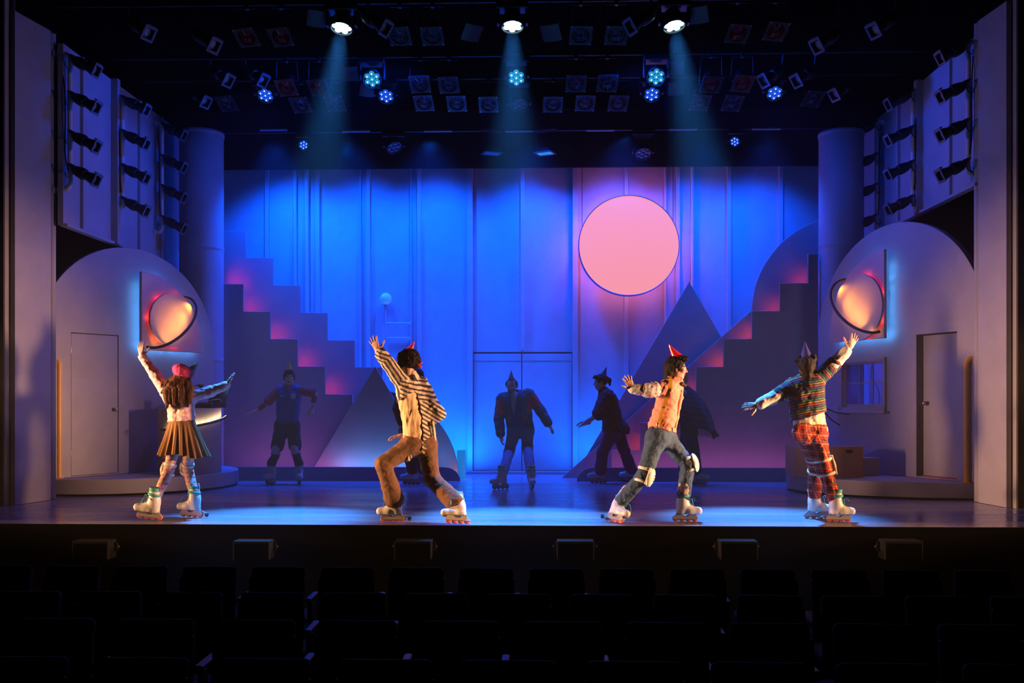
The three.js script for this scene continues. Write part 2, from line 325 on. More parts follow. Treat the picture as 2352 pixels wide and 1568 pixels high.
// ================= SATURN LIGHT PANELS =================
for (const side of [-1, 1]) {
  const left = side < 0, A = ARCH[side], OUT = 0.13, TH = 0.05, L = (px, py, o) => A.local(px, py, o);
  const zf = OUT + TH;
  const t = thing('planet_light', left ? 'quarter round panel with lit planet and ring on the wall behind the pink beret dancer' : 'quarter round panel with lit planet and ring over the small window', 'wall light', A.O, A.phi, 'planet wall lights');
  const [xa, yt] = left ? L(325, 623, zf) : L(2031, 572, zf), [, yb] = left ? L(324, 803, zf) : L(2031, 776, zf), [xb] = left ? L(466, 822, zf) : L(1904, 788, zf);
  const s = new THREE.Shape(), W = xb - xa, Hh = yt - yb;
  s.moveTo(xa, yb); s.lineTo(xb, yb); for (let i = 1; i <= 40; i++) { const q = i / 40 * Math.PI / 2; s.lineTo(xa + W * Math.cos(q), yb + Hh * Math.sin(q)); } s.lineTo(xa, yb);
  const pm = mat(C(0.55, 0.5, 0.5), 0.6, 0, { map: paintGrain });
  part('panel', slab(s, TH, 0.004).translate(0, 0, OUT), pm, t);
  part('standoff', [cyl(0.03, 0.03, OUT, xa + W * 0.2, yb + Hh * 0.2, OUT / 2, Math.PI / 2), cyl(0.03, 0.03, OUT, xa + W * 0.3, yb + Hh * 0.6, OUT / 2, Math.PI / 2), cyl(0.03, 0.03, OUT, xa + W * 0.65, yb + Hh * 0.3, OUT / 2, Math.PI / 2)], M.black, t);
  // blue strip on the back of the panel, facing the wall
  const sx = Math.sign(W), ins = 0.022, strip = [];
  strip.push(box(0.012, Hh - 0.06, 0.012, xa + sx * ins, (yt + yb) / 2, OUT - 0.01), box(Math.abs(W) - 0.06, 0.012, 0.012, xa + W / 2, yb + ins, OUT - 0.01));
  const arcPts = []; for (let i = 0; i <= 24; i++) { const q = 0.06 + i / 24 * 1.44; arcPts.push(V(xa + (W - sx * ins) * Math.cos(q), yb + (Hh - ins) * Math.sin(q), OUT - 0.01)); }
  strip.push(tube(arcPts, 0.007, 48, 6));
  part('blue_led_strip', strip, glow(C(0.06, 0.28, 1), 8), t);
  const wp = (x, y, z) => A.world(x, y, z);
  for (let f = 0.07; f < 0.9; f += 0.124) point(wp(xa + sx * ins, yb + Hh * f, OUT * 0.55), [0.1, 0.42, 1], LED.blue);
  for (let f = 0.1; f < 1; f += 0.16) point(wp(xa + W * f, yb + ins, OUT * 0.55), [0.1, 0.42, 1], LED.blue);
  for (const f of [0.2, 0.5, 0.8]) { const q = f * Math.PI / 2; point(wp(xa + (W - sx * 0.02) * Math.cos(q), yb + (Hh - 0.02) * Math.sin(q), OUT * 0.6), [0.06, 0.2, 1], LED.blue * 1.1); }
  // planet disc
  const [dx, dy] = left ? L(396, 735, zf + 0.07) : L(1972, 706, zf + 0.07), [dx2] = left ? L(347, 735, zf + 0.07) : L(2010, 700, zf + 0.07), rad = left ? Math.abs(L(396, 674, zf + 0.07)[1] - dy) * 1.0 : Math.abs(L(1975, 629, zf + 0.07)[1] - dy);
  part('planet_disc', cyl(rad, rad, 0.045, dx, dy, zf + 0.07, Math.PI / 2, 0, 0, 72), pm, t);
  part('disc_spacer', cyl(rad * 0.4, rad * 0.4, 0.05, dx, dy, zf + 0.025, Math.PI / 2), M.black, t);
  part('red_led_ring', new THREE.TorusGeometry(rad - 0.05, 0.006, 6, 64).translate(dx, dy, zf + 0.035), glow(C(1, 0.02, 0.01), 5), t);
  for (let i = 0; i < 7; i++) { const q = i / 7 * Math.PI * 2 + 0.4; point(wp(dx + Math.cos(q) * (rad - 0.03), dy + Math.sin(q) * (rad - 0.03), zf + 0.03), [1, 0.02, 0.012], LED.red * 0.8); }
  // ring: half an ellipse standing out from the disc
  const [ax, ay] = left ? L(338, 796, zf + 0.05) : L(2020, 761, zf + 0.05), [bx, by] = left ? L(430, 684, zf + 0.02) : L(1935, 644, zf + 0.02);
  const mid = V((ax + bx) / 2, (ay + by) / 2, zf + 0.04), e1 = V(bx - ax, by - ay, 0).multiplyScalar(0.5), dn = V(sx * Math.abs(by - ay), -Math.abs(bx - ax), 0).normalize();
  const vl = EYE.clone().sub(A.O).setY(0).applyAxisAngle(V(0, 1, 0), -A.phi).normalize();
  const e2 = dn.clone().multiplyScalar(0.17).add(V(0, 0, 0.33)), pts = [], inner = [];
  for (let i = 0; i <= 48; i++) { const q = Math.PI * (1 - i / 48 * 1.12); const p = mid.clone().addScaledVector(e1, Math.cos(q)).addScaledVector(e2, Math.max(-0.32, Math.sin(q))); pts.push(p); inner.push(p.clone().addScaledVector(vl, -0.026)); }
  part('ring', tube(pts, 0.022, 96, 10), M.ringDark, t);
  part('warm_led_strip', tube(inner, 0.006, 96, 6), glow(C(1, 0.5, 0.14), 6), t);
  for (const i of [4, 12, 20, 28, 36, 42]) { const p = pts[i].clone().addScaledVector(vl, -0.05); p.z = Math.max(p.z, zf + 0.03); spot(wp(p.x, p.y, p.z), wp(dx * 0.8 + p.x * 0.2, dy * 0.8 + p.y * 0.2, zf + 0.09), [1, 0.3, 0.03], LED.warm * (i === 4 || i === 42 ? 0.3 : 1), 58, 0.6, 0.3); }
}
// ================= COUNTER WITH LED BAND =================
{
  const z = -4.42, l = at(368, 1000, z).x, r = at(505, 1000, z).x, R = (r - l) / 2, cx = (l + r) / 2, zc = z;
  const top = at(440, 937, z + R * 0.9).y;
  const t = thing('counter', 'white round counter with a glowing slanted band on the platform', 'counter', V(cx, 0, zc));
  part('drum', lathe([[0, PLAT + 0.003], [R, PLAT + 0.003], [R, top - 0.006], [R - 0.006, top], [0, top]], 96), M.arch, t);
  const pts = [], inn = [];
  for (let i = 0; i <= 40; i++) { const a = -0.55 + i / 40 * 2.2, y = top - 0.33 + 0.2 * (i / 40) ** 1.6, rr = R + 0.05 + 0.05 * (i / 40); pts.push(V(Math.sin(a) * rr, y, Math.cos(a) * rr)); inn.push(V(Math.sin(a) * (rr - 0.016), y + 0.008, Math.cos(a) * (rr - 0.016))); }
  part('band', tube(pts, 0.02, 80, 10), M.ringDark, t);
  part('band_led_strip', tube(inn, 0.009, 80, 6), glow(C(1, 0.78, 0.45), 4), t);
  for (const i of [4, 8, 12, 16, 20, 24, 28, 32, 36, 40]) { const p = inn[i], q = pts[i], k = (R - 0.05) / Math.hypot(q.x, q.z); spot(V(cx + q.x * (1 - 0.036 / Math.hypot(q.x, q.z)), q.y + 0.006, zc + q.z * (1 - 0.036 / Math.hypot(q.x, q.z))), V(cx + q.x * k, q.y + 0.05, zc + q.z * k), [1, 0.6, 0.28], LED.band, 65, 0.6, 0.2); }
  // things on the counter
  const pt = thing('potted_plant', 'small leafy plant in a pot on the white counter', 'plant', V(cx + 0.1, top, zc + 0.2));
  part('pot', lathe([[0, 0.002], [0.05, 0.002], [0.065, 0.1], [0.058, 0.1], [0.05, 0.03], [0, 0.03]], 20), mat(C(0.05, 0.05, 0.06), 0.5), pt);
  for (let i = 0; i < 16; i++) { const a = i * 2.4, e = 0.5 + rnd() * 0.8, l = 0.09 + rnd() * 0.06; const g = new THREE.SphereGeometry(1, 8, 6).scale(l / 2, 0.004, 0.022).translate(l / 2, 0, 0).rotateZ(e).rotateY(a).translate(0, 0.09, 0); part('leaf', g, mat(C(0.02, 0.09, 0.03), 0.5), pt); }
  const rec = thing('record_player', 'dark record deck with raised arm on the white counter', 'record player', V(cx + 0.3, top, zc - 0.02), -0.5);
  part('base', rbox(0.4, 0.07, 0.32, 0.012, 0, 0.037, 0), M.blackMetal, rec);
  part('platter', cyl(0.14, 0.14, 0.015, -0.04, 0.081, 0, 0, 0, 0, 40), mat(C(0.02, 0.02, 0.025), 0.25), rec);
  part('tone_arm', tube([V(0.15, 0.09, -0.1), V(0.15, 0.13, -0.08), V(0.1, 0.12, 0.05), V(0.05, 0.1, 0.08)], 0.006), M.steel, rec);
  part('lid', box(0.4, 0.3, 0.008, 0, 0.2, -0.19, -0.35), mat(C(0.05, 0.06, 0.08), 0.15, 0, { transmission: 0.5, thickness: 0 }), rec);
  const lamp = thing('gooseneck_lamp', 'slim gooseneck desk lamp on the white counter', 'lamp', V(cx - 0.1, top, zc - 0.2));
  part('base', cyl(0.06, 0.07, 0.02, 0, 0.011, 0), M.blackMetal, lamp);
  part('neck', tube([V(0, 0.02, 0), V(-0.01, 0.2, 0), V(0.06, 0.33, 0.02), V(0.18, 0.36, 0.04)], 0.008), M.blackMetal, lamp);
  part('shade', cyl(0.015, 0.04, 0.07, 0.2, 0.35, 0.04, 0, 0, 1.2), M.blackMetal, lamp);
}
// crate, low box on the right platform
{
  const f = floorAt(1905, 1098, PLAT), R = 0.5, z = f.z - R + 0.06, l = at(1818, 1060, z + 0.1).x, r = at(1976, 1060, z + 0.1).x, cx = (l + r) / 2, hw = (r - l) / 2, top = at(1930, 1027, f.z).y;
  const t = thing('curved_bench', 'terracotta bow fronted box seat with hand hole on the round platform', 'box seat', V(cx, PLAT, z));
  const s = new THREE.Shape(); s.moveTo(-hw, -0.25); s.lineTo(hw, -0.25); s.lineTo(hw, 0.22); for (let i = 0; i <= 24; i++) { const q = i / 24; s.lineTo(hw - 2 * hw * q, 0.22 + 0.22 * Math.sin(q * Math.PI)); } s.lineTo(-hw, -0.25);
  const g = slab(s, top - PLAT - 0.004, 0.004); g.rotateX(Math.PI / 2).translate(0, top - PLAT, 0);
  part('body', g, M.crate, t);
  const hx = at(1954, 1037, f.z).x - cx, hy = at(1954, 1037, f.z).y - PLAT, hz = 0.22 + 0.22 * Math.sin((hw - hx) / (2 * hw) * Math.PI);
  part('hand_hole', rbox(0.12, 0.045, 0.02, 0.009, hx, hy, hz - 0.002, 0, Math.atan2(hx, 0.55), 0), M.black, t);
  const b = thing('low_box', 'small pale box behind the terracotta box seat', 'box', V(at(1985, 1080, z - 0.3).x, PLAT, z - 0.25), 0.2);
  part('body', rbox(0.3, 0.26, 0.3, 0.006, 0, 0.133, 0), M.arch, b);
}
// ================= PAINTED FLATS UPSTAGE =================
const ZP = -5.8;                     // ground row board
function flatShape(z, pts) { return shapeOf(pts.map(([x, y]) => { const p = at(x, y, z); return [p.x, Math.max(p.y, 0.006)]; })); }
function flat(name, label, category, z, pts, m = M.flat, th = 0.04) {
  const t = thing(name, label, category, V(0, 0, z));
  part('panel', slab(flatShape(z, pts), th, 0.003, 32).translate(0, 0, -th), m, t);
  return t;
}
const foot = (px, z) => [px, 925 + 1.33 * F / (10.4 - z) + 3];
function stairPts(first, step, n, rise, y0, dir) { const p = []; let x = first, y = y0; for (let i = 0; i < n; i++) { p.push([x, y]); x += dir * step; p.push([x, y]); y += rise; } return [p, x]; }
{
  const redGlow = glow(C(1, 0.06, 0.03), 1.2);
  // left: rear stair, front stair, pyramid, dome
  const zr = -6.75, zf = -6.4, zd = -6.3, zp = -6.12;
  const rear = [[513, 1120], [513, 530], [565, 530], [565, 592], [627, 592], [627, 655], [690, 655], [690, 718], [752, 718], [752, 781], [815, 781], [815, 843], [878, 843], [878, 906], [941, 906], [941, 1120]];
  flat('stepped_flat', 'rear stepped flat, the tallest stair shape beside the column near the yellow hat skater', 'scenery flat', zr, rear);
  const front = [[514, 1120], [514, 652], [559, 652], [559, 715], [621, 715], [621, 778], [684, 778], [684, 841], [747, 841], [747, 905], [810, 905], [810, 968], [873, 968], [873, 1120]];
  const fs = flat('stepped_flat', 'front stepped flat behind the yellow hat skater, edged in red light', 'scenery flat', zf, front);
  const leds = [[528, 652], [559, 715], [621, 778], [684, 841], [747, 905]];
  const redStrips = fs;
  for (const [x, y] of leds) {
    const p = at(x, y, zf - 0.14);
    parts('led_strip', [box(0.2, 0.012, 0.1, p.x + 0.06, p.y - 0.03, -0.09), ...(x > 540 ? [box(0.012, 0.2, 0.1, p.x - 0.03, p.y + 0.06, -0.09)] : [])], redGlow, redStrips);
    spot(V(p.x - 0.02, p.y - 0.02, p.z), V(p.x + 0.1, p.y + 0.1, p.z - 0.3), [1, 0.03, 0.03], LED.step, 62, 0.8, 0.3); spot(V(p.x + 0.16, p.y - 0.025, p.z), V(p.x + 0.2, p.y + 0.1, p.z - 0.3), [1, 0.03, 0.05], LED.step * 0.3, 60, 0.8, 0.3); spot(V(p.x - 0.025, p.y + 0.16, p.z), V(p.x + 0.1, p.y + 0.2, p.z - 0.3), [1, 0.03, 0.05], LED.step * 0.3, 60, 0.8, 0.3);
  }
  const dome = [[760, 1112]]; const cx = 845, rx = 208, top = 892; for (let i = 0; i <= 30; i++) { const q = Math.PI / 2 * (1 - i / 30); dome.push([cx + rx * Math.cos(q), 1098 - (1098 - top) * Math.sin(q)]); } dome.push([1053, 1112]);
  flat('dome_flat', 'quarter dome flat behind the striped shirt skater', 'scenery flat', zd, dome);
  flat('pyramid_flat', 'small pyramid flat behind the striped shirt skater', 'scenery flat', zp, [[705, 1112], [862, 841], [1012, 1112]]);
  // right: dome, big pyramid, slope wedge, stair
  const zd2 = -6.78, zp2 = -6.62, zw = -6.52, zs = -6.2;
  const d2 = [[1727, 1110], [1727, 716]]; for (let i = 1; i <= 30; i++) { const q = Math.PI / 2 * (i / 30); const xx = 1955 - 228 * Math.cos(q); if (xx < 1878) d2.push([xx, 716 - 222 * Math.sin(q)]); } d2.push([1879, 505], [1879, 1110]);
  flat('dome_flat', 'tall quarter dome flat beside the column above the stair flat', 'scenery flat', zw, d2);
  flat('pyramid_flat', 'large pyramid flat under the pink moon', 'scenery flat', zp2, [[1318, 1112], [1583, 647], [1845, 1112]]);
  flat('slope_flat', 'sloping wedge flat leaning against the large pyramid flat', 'scenery flat', zw + 0.002, [[1290, 1110], [1726, 713], [1726, 1110]]);
  const stair = [[1405, 1112], [1405, 1033], [1470, 1033], [1470, 970], [1535, 970], [1535, 907], [1599, 907], [1599, 842], [1662, 842], [1662, 778], [1727, 778], [1727, 714], [1791, 714], [1791, 650], [1856, 650], [1856, 583], [1879, 583], [1879, 1112]];
  const strips = flat('stepped_flat', 'wide stepped flat climbing toward the column behind the plaid trousers skater', 'scenery flat', zs, stair);
  
  for (const [x, y] of [[1470, 1033], [1535, 970], [1599, 907], [1662, 842], [1727, 778], [1791, 714], [1856, 650]]) {
    const p = at(x, y, zs - 0.13);
    parts('led_strip', [box(0.2, 0.012, 0.1, p.x - 0.06, p.y - 0.03, -0.09), box(0.012, 0.2, 0.1, p.x + 0.03, p.y + 0.06, -0.09)], redGlow, strips);
    spot(V(p.x + 0.02, p.y - 0.02, p.z), V(p.x - 0.1, p.y + 0.1, p.z - 0.3), [1, 0.07, 0.025], LED.step * 0.9, 62, 0.8, 0.3); spot(V(p.x - 0.16, p.y - 0.025, p.z), V(p.x - 0.2, p.y + 0.1, p.z - 0.3), [1, 0.07, 0.04], LED.step * 0.25, 60, 0.8, 0.3); spot(V(p.x + 0.025, p.y + 0.16, p.z), V(p.x - 0.1, p.y + 0.2, p.z - 0.3), [1, 0.07, 0.04], LED.step * 0.25, 60, 0.8, 0.3);
  }
  // ground rows: low boards with a rounded end and a strip light behind
  const H = at(1198, 1073, ZP).y;
  for (const left of [true, false]) {
    const x0 = left ? -4.85 : at(1325, 1100, ZP).x, x1 = left ? at(1057, 1100, ZP).x : 4.55, s = new THREE.Shape(), R = H * 1.15;
    s.moveTo(x0, 0.005); s.lineTo(x1, 0.005);
    if (left) { for (let i = 0; i <= 16; i++) { const q = i / 16 * Math.PI / 2; s.lineTo(x1 - R + R * Math.cos(q), 0.005 + (H - 0.005) * Math.sin(q)); } s.lineTo(x0, H); }
    else { s.lineTo(x1, H); for (let i = 0; i <= 16; i++) { const q = i / 16 * Math.PI / 2; s.lineTo(x0 + R - R * Math.sin(q), 0.005 + (H - 0.005) * Math.cos(q)); } }
    const g = thing('ground_row', left ? 'long low ground row board with rounded end below the small pyramid flat' : 'long low ground row board with rounded end below the large pyramid flat', 'ground row', V(0, 0, ZP));
    part('board', slab(s, 0.04, 0.003).translate(0, 0, -0.04), M.groundRow, g);
    const L = x1 - x0 - 0.4;
    part('led_strip', box(L, 0.02, 0.02, (x0 + x1) / 2, H - 0.1, -0.07), glow(C(0.9, 0.3, 0.6), 2), g);
  }
  const zl = ZP - 0.1, yl = H - 0.07;
  panel(V(-4.0, yl, zl), V(-4.0, yl + 0.42, zl - 0.3), 2.2, 0.04, [0.85, 0.15, 0.7], LED.row * 0.9);
  panel(V(-2.2, yl, zl), V(-2.2, yl + 0.38, zl - 0.16), 1.9, 0.04, [0.12, 0.36, 1.0], LED.row * 3.6);
  point(at(1046, 1085, zd + 0.14), [1, 0.45, 0.15], 0.05);
  panel(V(3.1, yl, zl), V(3.1, yl + 0.42, zl - 0.25), 3.6, 0.04, [0.85, 0.15, 0.7], LED.row * 0.8);
  // box end beside the left ground row, cyan light on it put in as glow
  const bx = thing('cyan_lit_box', 'small upright box ending the ground row, cyan light on it put in as glow', 'box', at(1060, 1100, -6.6).setY(0));
  part('body', rbox(0.14, at(1060, 1034, -6.6).y, 0.2, 0.005, 0, at(1060, 1034, -6.6).y / 2 + 0.004, 0), glow(C(0.0, 0.22, 0.75), 0.75), bx);
  const bc = thing('cyan_flood', 'low cyan flood light on the floor behind the pyramid flat', 'flood light', V(-1.6, 0, -7.05));
  part('housing', rbox(0.3, 0.16, 0.12, 0.02, 0, 0.085, 0), M.blackMetal, bc);
}
// ================= MOON =================
{
  const z = -7.1, c = at(1444, 564, z), R = at(1444 + 116, 564, z).x - c.x;
  const t = thing('moon_disc', 'large round glowing pink moon light box hanging on two cables', 'light box', V(c.x, c.y, z));
  part('face_screen', cyl(R - 0.012, R - 0.012, 0.012, 0, 0, 0.03, Math.PI / 2, 0, 0, 128), MOONMAT, t);
  part('rim', new THREE.LatheGeometry([[R - 0.014, -0.1], [R, -0.1], [R, 0.05], [R - 0.014, 0.05], [R - 0.014, -0.1]].map(([a, b]) => new THREE.Vector2(a, b)), 128).rotateX(Math.PI / 2), mat(C(0.1, 0.11, 0.2), 0.5), t);
  part('back_plate', cyl(R - 0.014, R - 0.014, 0.01, 0, 0, -0.08, Math.PI / 2, 0, 0, 96), M.set, t);
  part('halo_led_ring', new THREE.TorusGeometry(R - 0.08, 0.01, 8, 96).translate(0, 0, -0.11), glow(C(1, 0.2, 0.45), 3), t);
  for (let i = 0; i < 12; i++) { const q = i / 12 * Math.PI * 2; point(V(c.x + Math.cos(q) * (R - 0.06), c.y + Math.sin(q) * (R - 0.06), z - 0.16), [1, 0.2, 0.42], LED.halo); }
  for (const px of [1337, 1546]) { const p = at(px, 500, z); const yb = c.y + Math.sqrt(Math.max(0, R * R - (p.x - c.x) ** 2)); part('cable', rod(V(p.x - c.x, yb - c.y - 0.02, 0), V(p.x - c.x, 8.8 - c.y, 0), 0.006, 6), M.black, t); }
}
// globe lamp and short rails on the back wall
{
  const z = ZB + 0.16, c = at(886, 686, z), r = at(900, 686, z).x - c.x;
  const t = thing('globe_lamp', 'clear globe lamp on a slim pole against the blue back wall', 'lamp', V(c.x, 0, z));
  part('globe', ball(r, 0, c.y, 0, 32), mat(C(0.85, 0.9, 1), 0.08, 0, { transmission: 0.35, thickness: 0, clearcoat: 1 }), t);
  part('collar', cyl(0.035, 0.04, 0.05, 0, c.y - r - 0.01, 0), M.set, t);
  part('pole', cyl(0.02, 0.02, c.y - r, 0, (c.y - r) / 2 + 0.003, 0), M.set, t);
  const x0 = at(887, 742, z).x - c.x, x1 = at(944, 742, z).x - c.x;
  for (const py of [743, 777]) { const y = at(900, py, z).y; part('cross_rail', rod(V(x0, y, 0), V(x1, y, 0), 0.028, 16), M.set, t); }
}
// ================= LIGHTING RIG =================
// profile lanterns on wall pipes
function lantern(p, aim, label, group, name = 'profile_lantern') {
  const t = thing(name, label, 'stage light', p, 0, group);
  t.quaternion.setFromUnitVectors(V(0, 0, 1), aim.clone().normalize());
  // keep upright: build from look direction
  const m = new THREE.Matrix4().lookAt(aim.clone().normalize(), V(0, 0, 0), V(0, 1, 0)); t.quaternion.setFromRotationMatrix(m);
  part('body', LAN.body, M.blackMetal, t); part('lens_tube', LAN.tube, M.blackMetal, t);
  part('color_frame', LAN.frame, LAN.frameMat, t); part('lens', LAN.lens, LAN.lensMat, t);
  part('yoke', LAN.yoke, M.blackMetal, t); part('clamp', LAN.clamp, M.blackMetal, t); part('cable', LAN.cable, M.black, t);
  return t;
}
const LAN = {
  body: lathe([[0, -0.2], [0.045, -0.2], [0.075, -0.15], [0.09, -0.05], [0.085, 0.0], [0.07, 0.02], [0, 0.02]], 20).rotateX(Math.PI / 2),
  tube: lathe([[0.068, 0], [0.07, 0.06], [0.095, 0.16], [0.095, 0.2], [0.085, 0.2], [0.07, 0.05]], 20).rotateX(Math.PI / 2),
  frame: merged([rbox(0.21, 0.035, 0.014, 0.004, 0, 0.088, 0.21), rbox(0.21, 0.035, 0.014, 0.004, 0, -0.088, 0.21), rbox(0.035, 0.15, 0.014, 0.004, 0.088, 0, 0.21), rbox(0.035, 0.15, 0.014, 0.004, -0.088, 0, 0.21), rbox(0.16, 0.02, 0.05, 0.004, 0, 0.105, 0.185)]),
  lens: lathe([[0, 0.165], [0.05, 0.16], [0.08, 0.145], [0.08, 0.13], [0, 0.13]], 20).rotateX(Math.PI / 2),
  yoke: merged([rbox(0.008, 0.03, 0.2, 0.003, 0.105, 0.0, -0.09, 0.25), rbox(0.008, 0.03, 0.2, 0.003, -0.105, 0.0, -0.09, 0.25), rbox(0.218, 0.03, 0.01, 0.003, 0, 0.027, -0.19, 0.25), cyl(0.014, 0.014, 0.23, 0, 0, -0.0, 0, 0, Math.PI / 2)]),
  clamp: merged([rbox(0.04, 0.05, 0.09, 0.006, 0, 0.035, -0.235), new THREE.TorusGeometry(0.032, 0.01, 8, 18).rotateX(Math.PI / 2).translate(0, 0.035, -0.285)]),
  cable: tube([V(0.02, -0.03, -0.19), V(0.03, -0.12, -0.2), V(0.02, -0.15, -0.25), V(0, -0.1, -0.3)], 0.006, 18, 6),
  frameMat: mat(C(0.1, 0.1, 0.12), 0.4, 0.3), lensMat: mat(C(0.25, 0.27, 0.3), 0.05, 0, { clearcoat: 1 }),
};
const ORD = ['top', 'second', 'third', 'lowest'];
for (const side of [-1, 1]) {
  const left = side < 0;
  const cols = left ? [[137, 105, 425, [[175, 128], [178, 217], [176, 308], [174, 386]]], [281, 222, 480, [[318, 240], [308, 312], [306, 390], [308, 468]]], [372, 282, 532, [[413, 305], [403, 372], [401, 440], [401, 512]]]]
    : [[2222, 98, 400, [[2176, 122], [2188, 202], [2186, 293], [2185, 386]]], [2097, 206, 476, [[2060, 226], [2069, 302], [2070, 382], [2072, 462]]], [2014, 280, 528, [[1976, 297], [1984, 367], [1984, 437], [1986, 507]]]];
  const where = ['nearest the proscenium', 'mid side wall', 'beside the round column'];
  cols.forEach(([px, y0, y1, lamps], k) => {
    const X = k ? side * 6.09 : left ? -6.15 : 6.12, pt = onX(px, y0, X), pb = onX(px, y1, X), z = k ? pt.z : left ? -2.65 : -2.7, wx = k ? side * 0.107 : left ? -0.2 : 0.105;
    const b = thing('boom_pipe', `pale bent light pipe ${where[k]}, ${left ? 'left' : 'right'} side`, 'light pipe', V(X, 0, z));
    part('pipe', tube([V(wx, pt.y, 0), V(wx * 0.35, pt.y, 0), V(0, pt.y - 0.06, 0), V(0, pt.y - 0.3, 0), V(0, (pt.y + pb.y) / 2, 0), V(0, pb.y + 0.3, 0), V(0, pb.y + 0.06, 0), V(wx * 0.35, pb.y, 0), V(wx, pb.y, 0)], 0.033, 90, 12), M.pipe, b);
    for (const y of [pt.y, pb.y]) part('flange', cyl(0.055, 0.055, 0.014, wx + side * 0.008, y, 0, 0, 0, Math.PI / 2), M.pipe, b);
    part('cable', tube([V(wx * 0.5, pt.y - 0.2, 0.03), V(wx * 0.25, pt.y - 0.5, 0.05), V(wx * 0.2, (pt.y + pb.y) / 2, 0.05), V(wx * 0.25, pb.y + 0.5, 0.04), V(0, pb.y + 0.25, 0.05)], 0.008, 40, 6), M.black, b);
    lamps.forEach(([lx, ly], i) => {
      const p = onX(lx, ly, X - side * 0.28), aim = V(-side * 1, -0.5, 0.06);
      const q = V(X - side * 0.225, p.y, z + 0.03);
      lantern(q, aim, `black lantern, ${ORD[i]} on the pipe ${where[k]}, ${left ? 'left' : 'right'} side`, left ? 'lanterns on the left side wall' : 'lanterns on the right side wall').scale.setScalar(0.92);
    });
  });
}
// overhead pipes
const ROWS = { a: { z: at(1176, 60, -2.3).z, y: 0 }, };
function pipe(z, y, label, len = 12.4) { const t = thing('lighting_pipe', label, 'light pipe', V(0, y, z)); part('pipe', cyl(0.025, 0.025, len, 0, 0, 0, 0, 0, Math.PI / 2, 12), M.blackMetal, t); for (const x of [-5, -2.5, 0, 2.5, 5]) part('hanger', rod(V(x, 0.02, 0), V(x, 9.3 - y, 0), 0.006, 6), M.black, t); return t; }
const RIG = { near: { z: -2.3, py: 75 }, mid: { z: -4.2, py: 190 }, far: { z: -5.2, py: 238 }, wall: { z: -6.9, py: 340 } };
for (const [k, r] of Object.entries(RIG)) { r.y = at(1176, r.py, r.z).y + (k === 'wall' ? 0.32 : 0.42); pipe(r.z, r.y, { near: 'black lighting pipe closest to the audience', mid: 'black lighting pipe over the middle of the stage', far: 'black lighting pipe over the upstage area', wall: 'black lighting pipe along the top of the back wall' }[k]); }
const GELS = { blue: mat(C(0.1, 0.11, 0.16), 0.22, 0.85), red: mat(C(0.3, 0.05, 0.05), 0.22, 0.85) };
const finGeo = [];
for (let i = 0; i < 18; i++) { const a = i / 18 * Math.PI * 2; finGeo.push(rbox(0.085, 0.012, 0.012, 0.004, 0.075, 0, 0, 0.5, 0, 0).rotateZ(a)); }
const FLOOD = { can: lathe([[0, 0.24], [0.06, 0.24], [0.085, 0.16], [0.09, 0.02], [0.12, 0]], 18).rotateX(Math.PI / 2).rotateY(Math.PI).translate(0, 0, -0.012), fins: merged(finGeo),
  plate: (() => { const s = new THREE.Shape(); s.moveTo(-0.15, -0.15); s.lineTo(0.15, -0.15); s.lineTo(0.15, 0.15); s.lineTo(-0.15, 0.15); s.lineTo(-0.15, -0.15); const h = new THREE.Path(); h.absarc(0, 0, 0.122, 0, Math.PI * 2); s.holes.push(h); return slab(s, 0.012, 0.003); })(),
  back: cyl(0.125, 0.125, 0.006, 0, 0, -0.012, Math.PI / 2, 0, 0, 24), screws: merged([[-1, -1], [1, -1], [1, 1], [-1, 1]].map(([a, b]) => cyl(0.009, 0.009, 0.008, a * 0.132, b * 0.132, 0.016, Math.PI / 2))), lips: [rbox(0.008, 0.3, 0.03, 0.003, 0.15, 0, 0.01), rbox(0.008, 0.3, 0.03, 0.003, -0.15, 0, 0.01)] };
const lensPlate = mat(C(0.015, 0.015, 0.025), 0.3, 0.2);
const plateMat = mat(C(0.018, 0.016, 0.022), 0.4, 0.2);
function flood(px, py, row, k, label, group, red = false, tilt = 0.9, turn = 0) {
  const p = at(px, py, row.z), t = thing('par_flood', label, 'stage light', p, 0, group), h = new THREE.Group();
  const rot = new THREE.Euler(tilt, turn, 0, 'YXZ'), q = new THREE.Quaternion().setFromEuler(rot);
  const add = (n, g, m) => { const o = part(n, g, m, t); o.quaternion.copy(q); o.scale.setScalar(k); return o; };
  add('front_plate', FLOOD.plate, plateMat); add('back_dish', FLOOD.back, lensPlate); add('fin_lens', FLOOD.fins, red ? GELS.red : GELS.blue); add('can', FLOOD.can, M.blackMetal); add('screw', FLOOD.screws, M.steel); for (const g of FLOOD.lips) add('gel_slot', g, plateMat);
  part('yoke', [rod(V(-0.17 * k, 0, -0.05), V(-0.15 * k, row.y - p.y - 0.06, 0), 0.009, 6), rod(V(0.17 * k, 0, -0.05), V(0.15 * k, row.y - p.y - 0.06, 0), 0.009, 6), rod(V(-0.15 * k, row.y - p.y - 0.06, 0), V(0.15 * k, row.y - p.y - 0.06, 0), 0.009, 6), rbox(0.05, 0.09, 0.07, 0.01, 0, row.y - p.y - 0.03, 0)], M.blackMetal, t);
}
const NTH = ['first', 'second', 'third', 'fourth', 'fifth', 'sixth', 'seventh', 'eighth', 'ninth', 'tenth', 'eleventh', 'twelfth', 'thirteenth', 'fourteenth', 'fifteenth', 'sixteenth', 'seventeenth', 'eighteenth', 'nineteenth', 'twentieth', 'twenty first'];
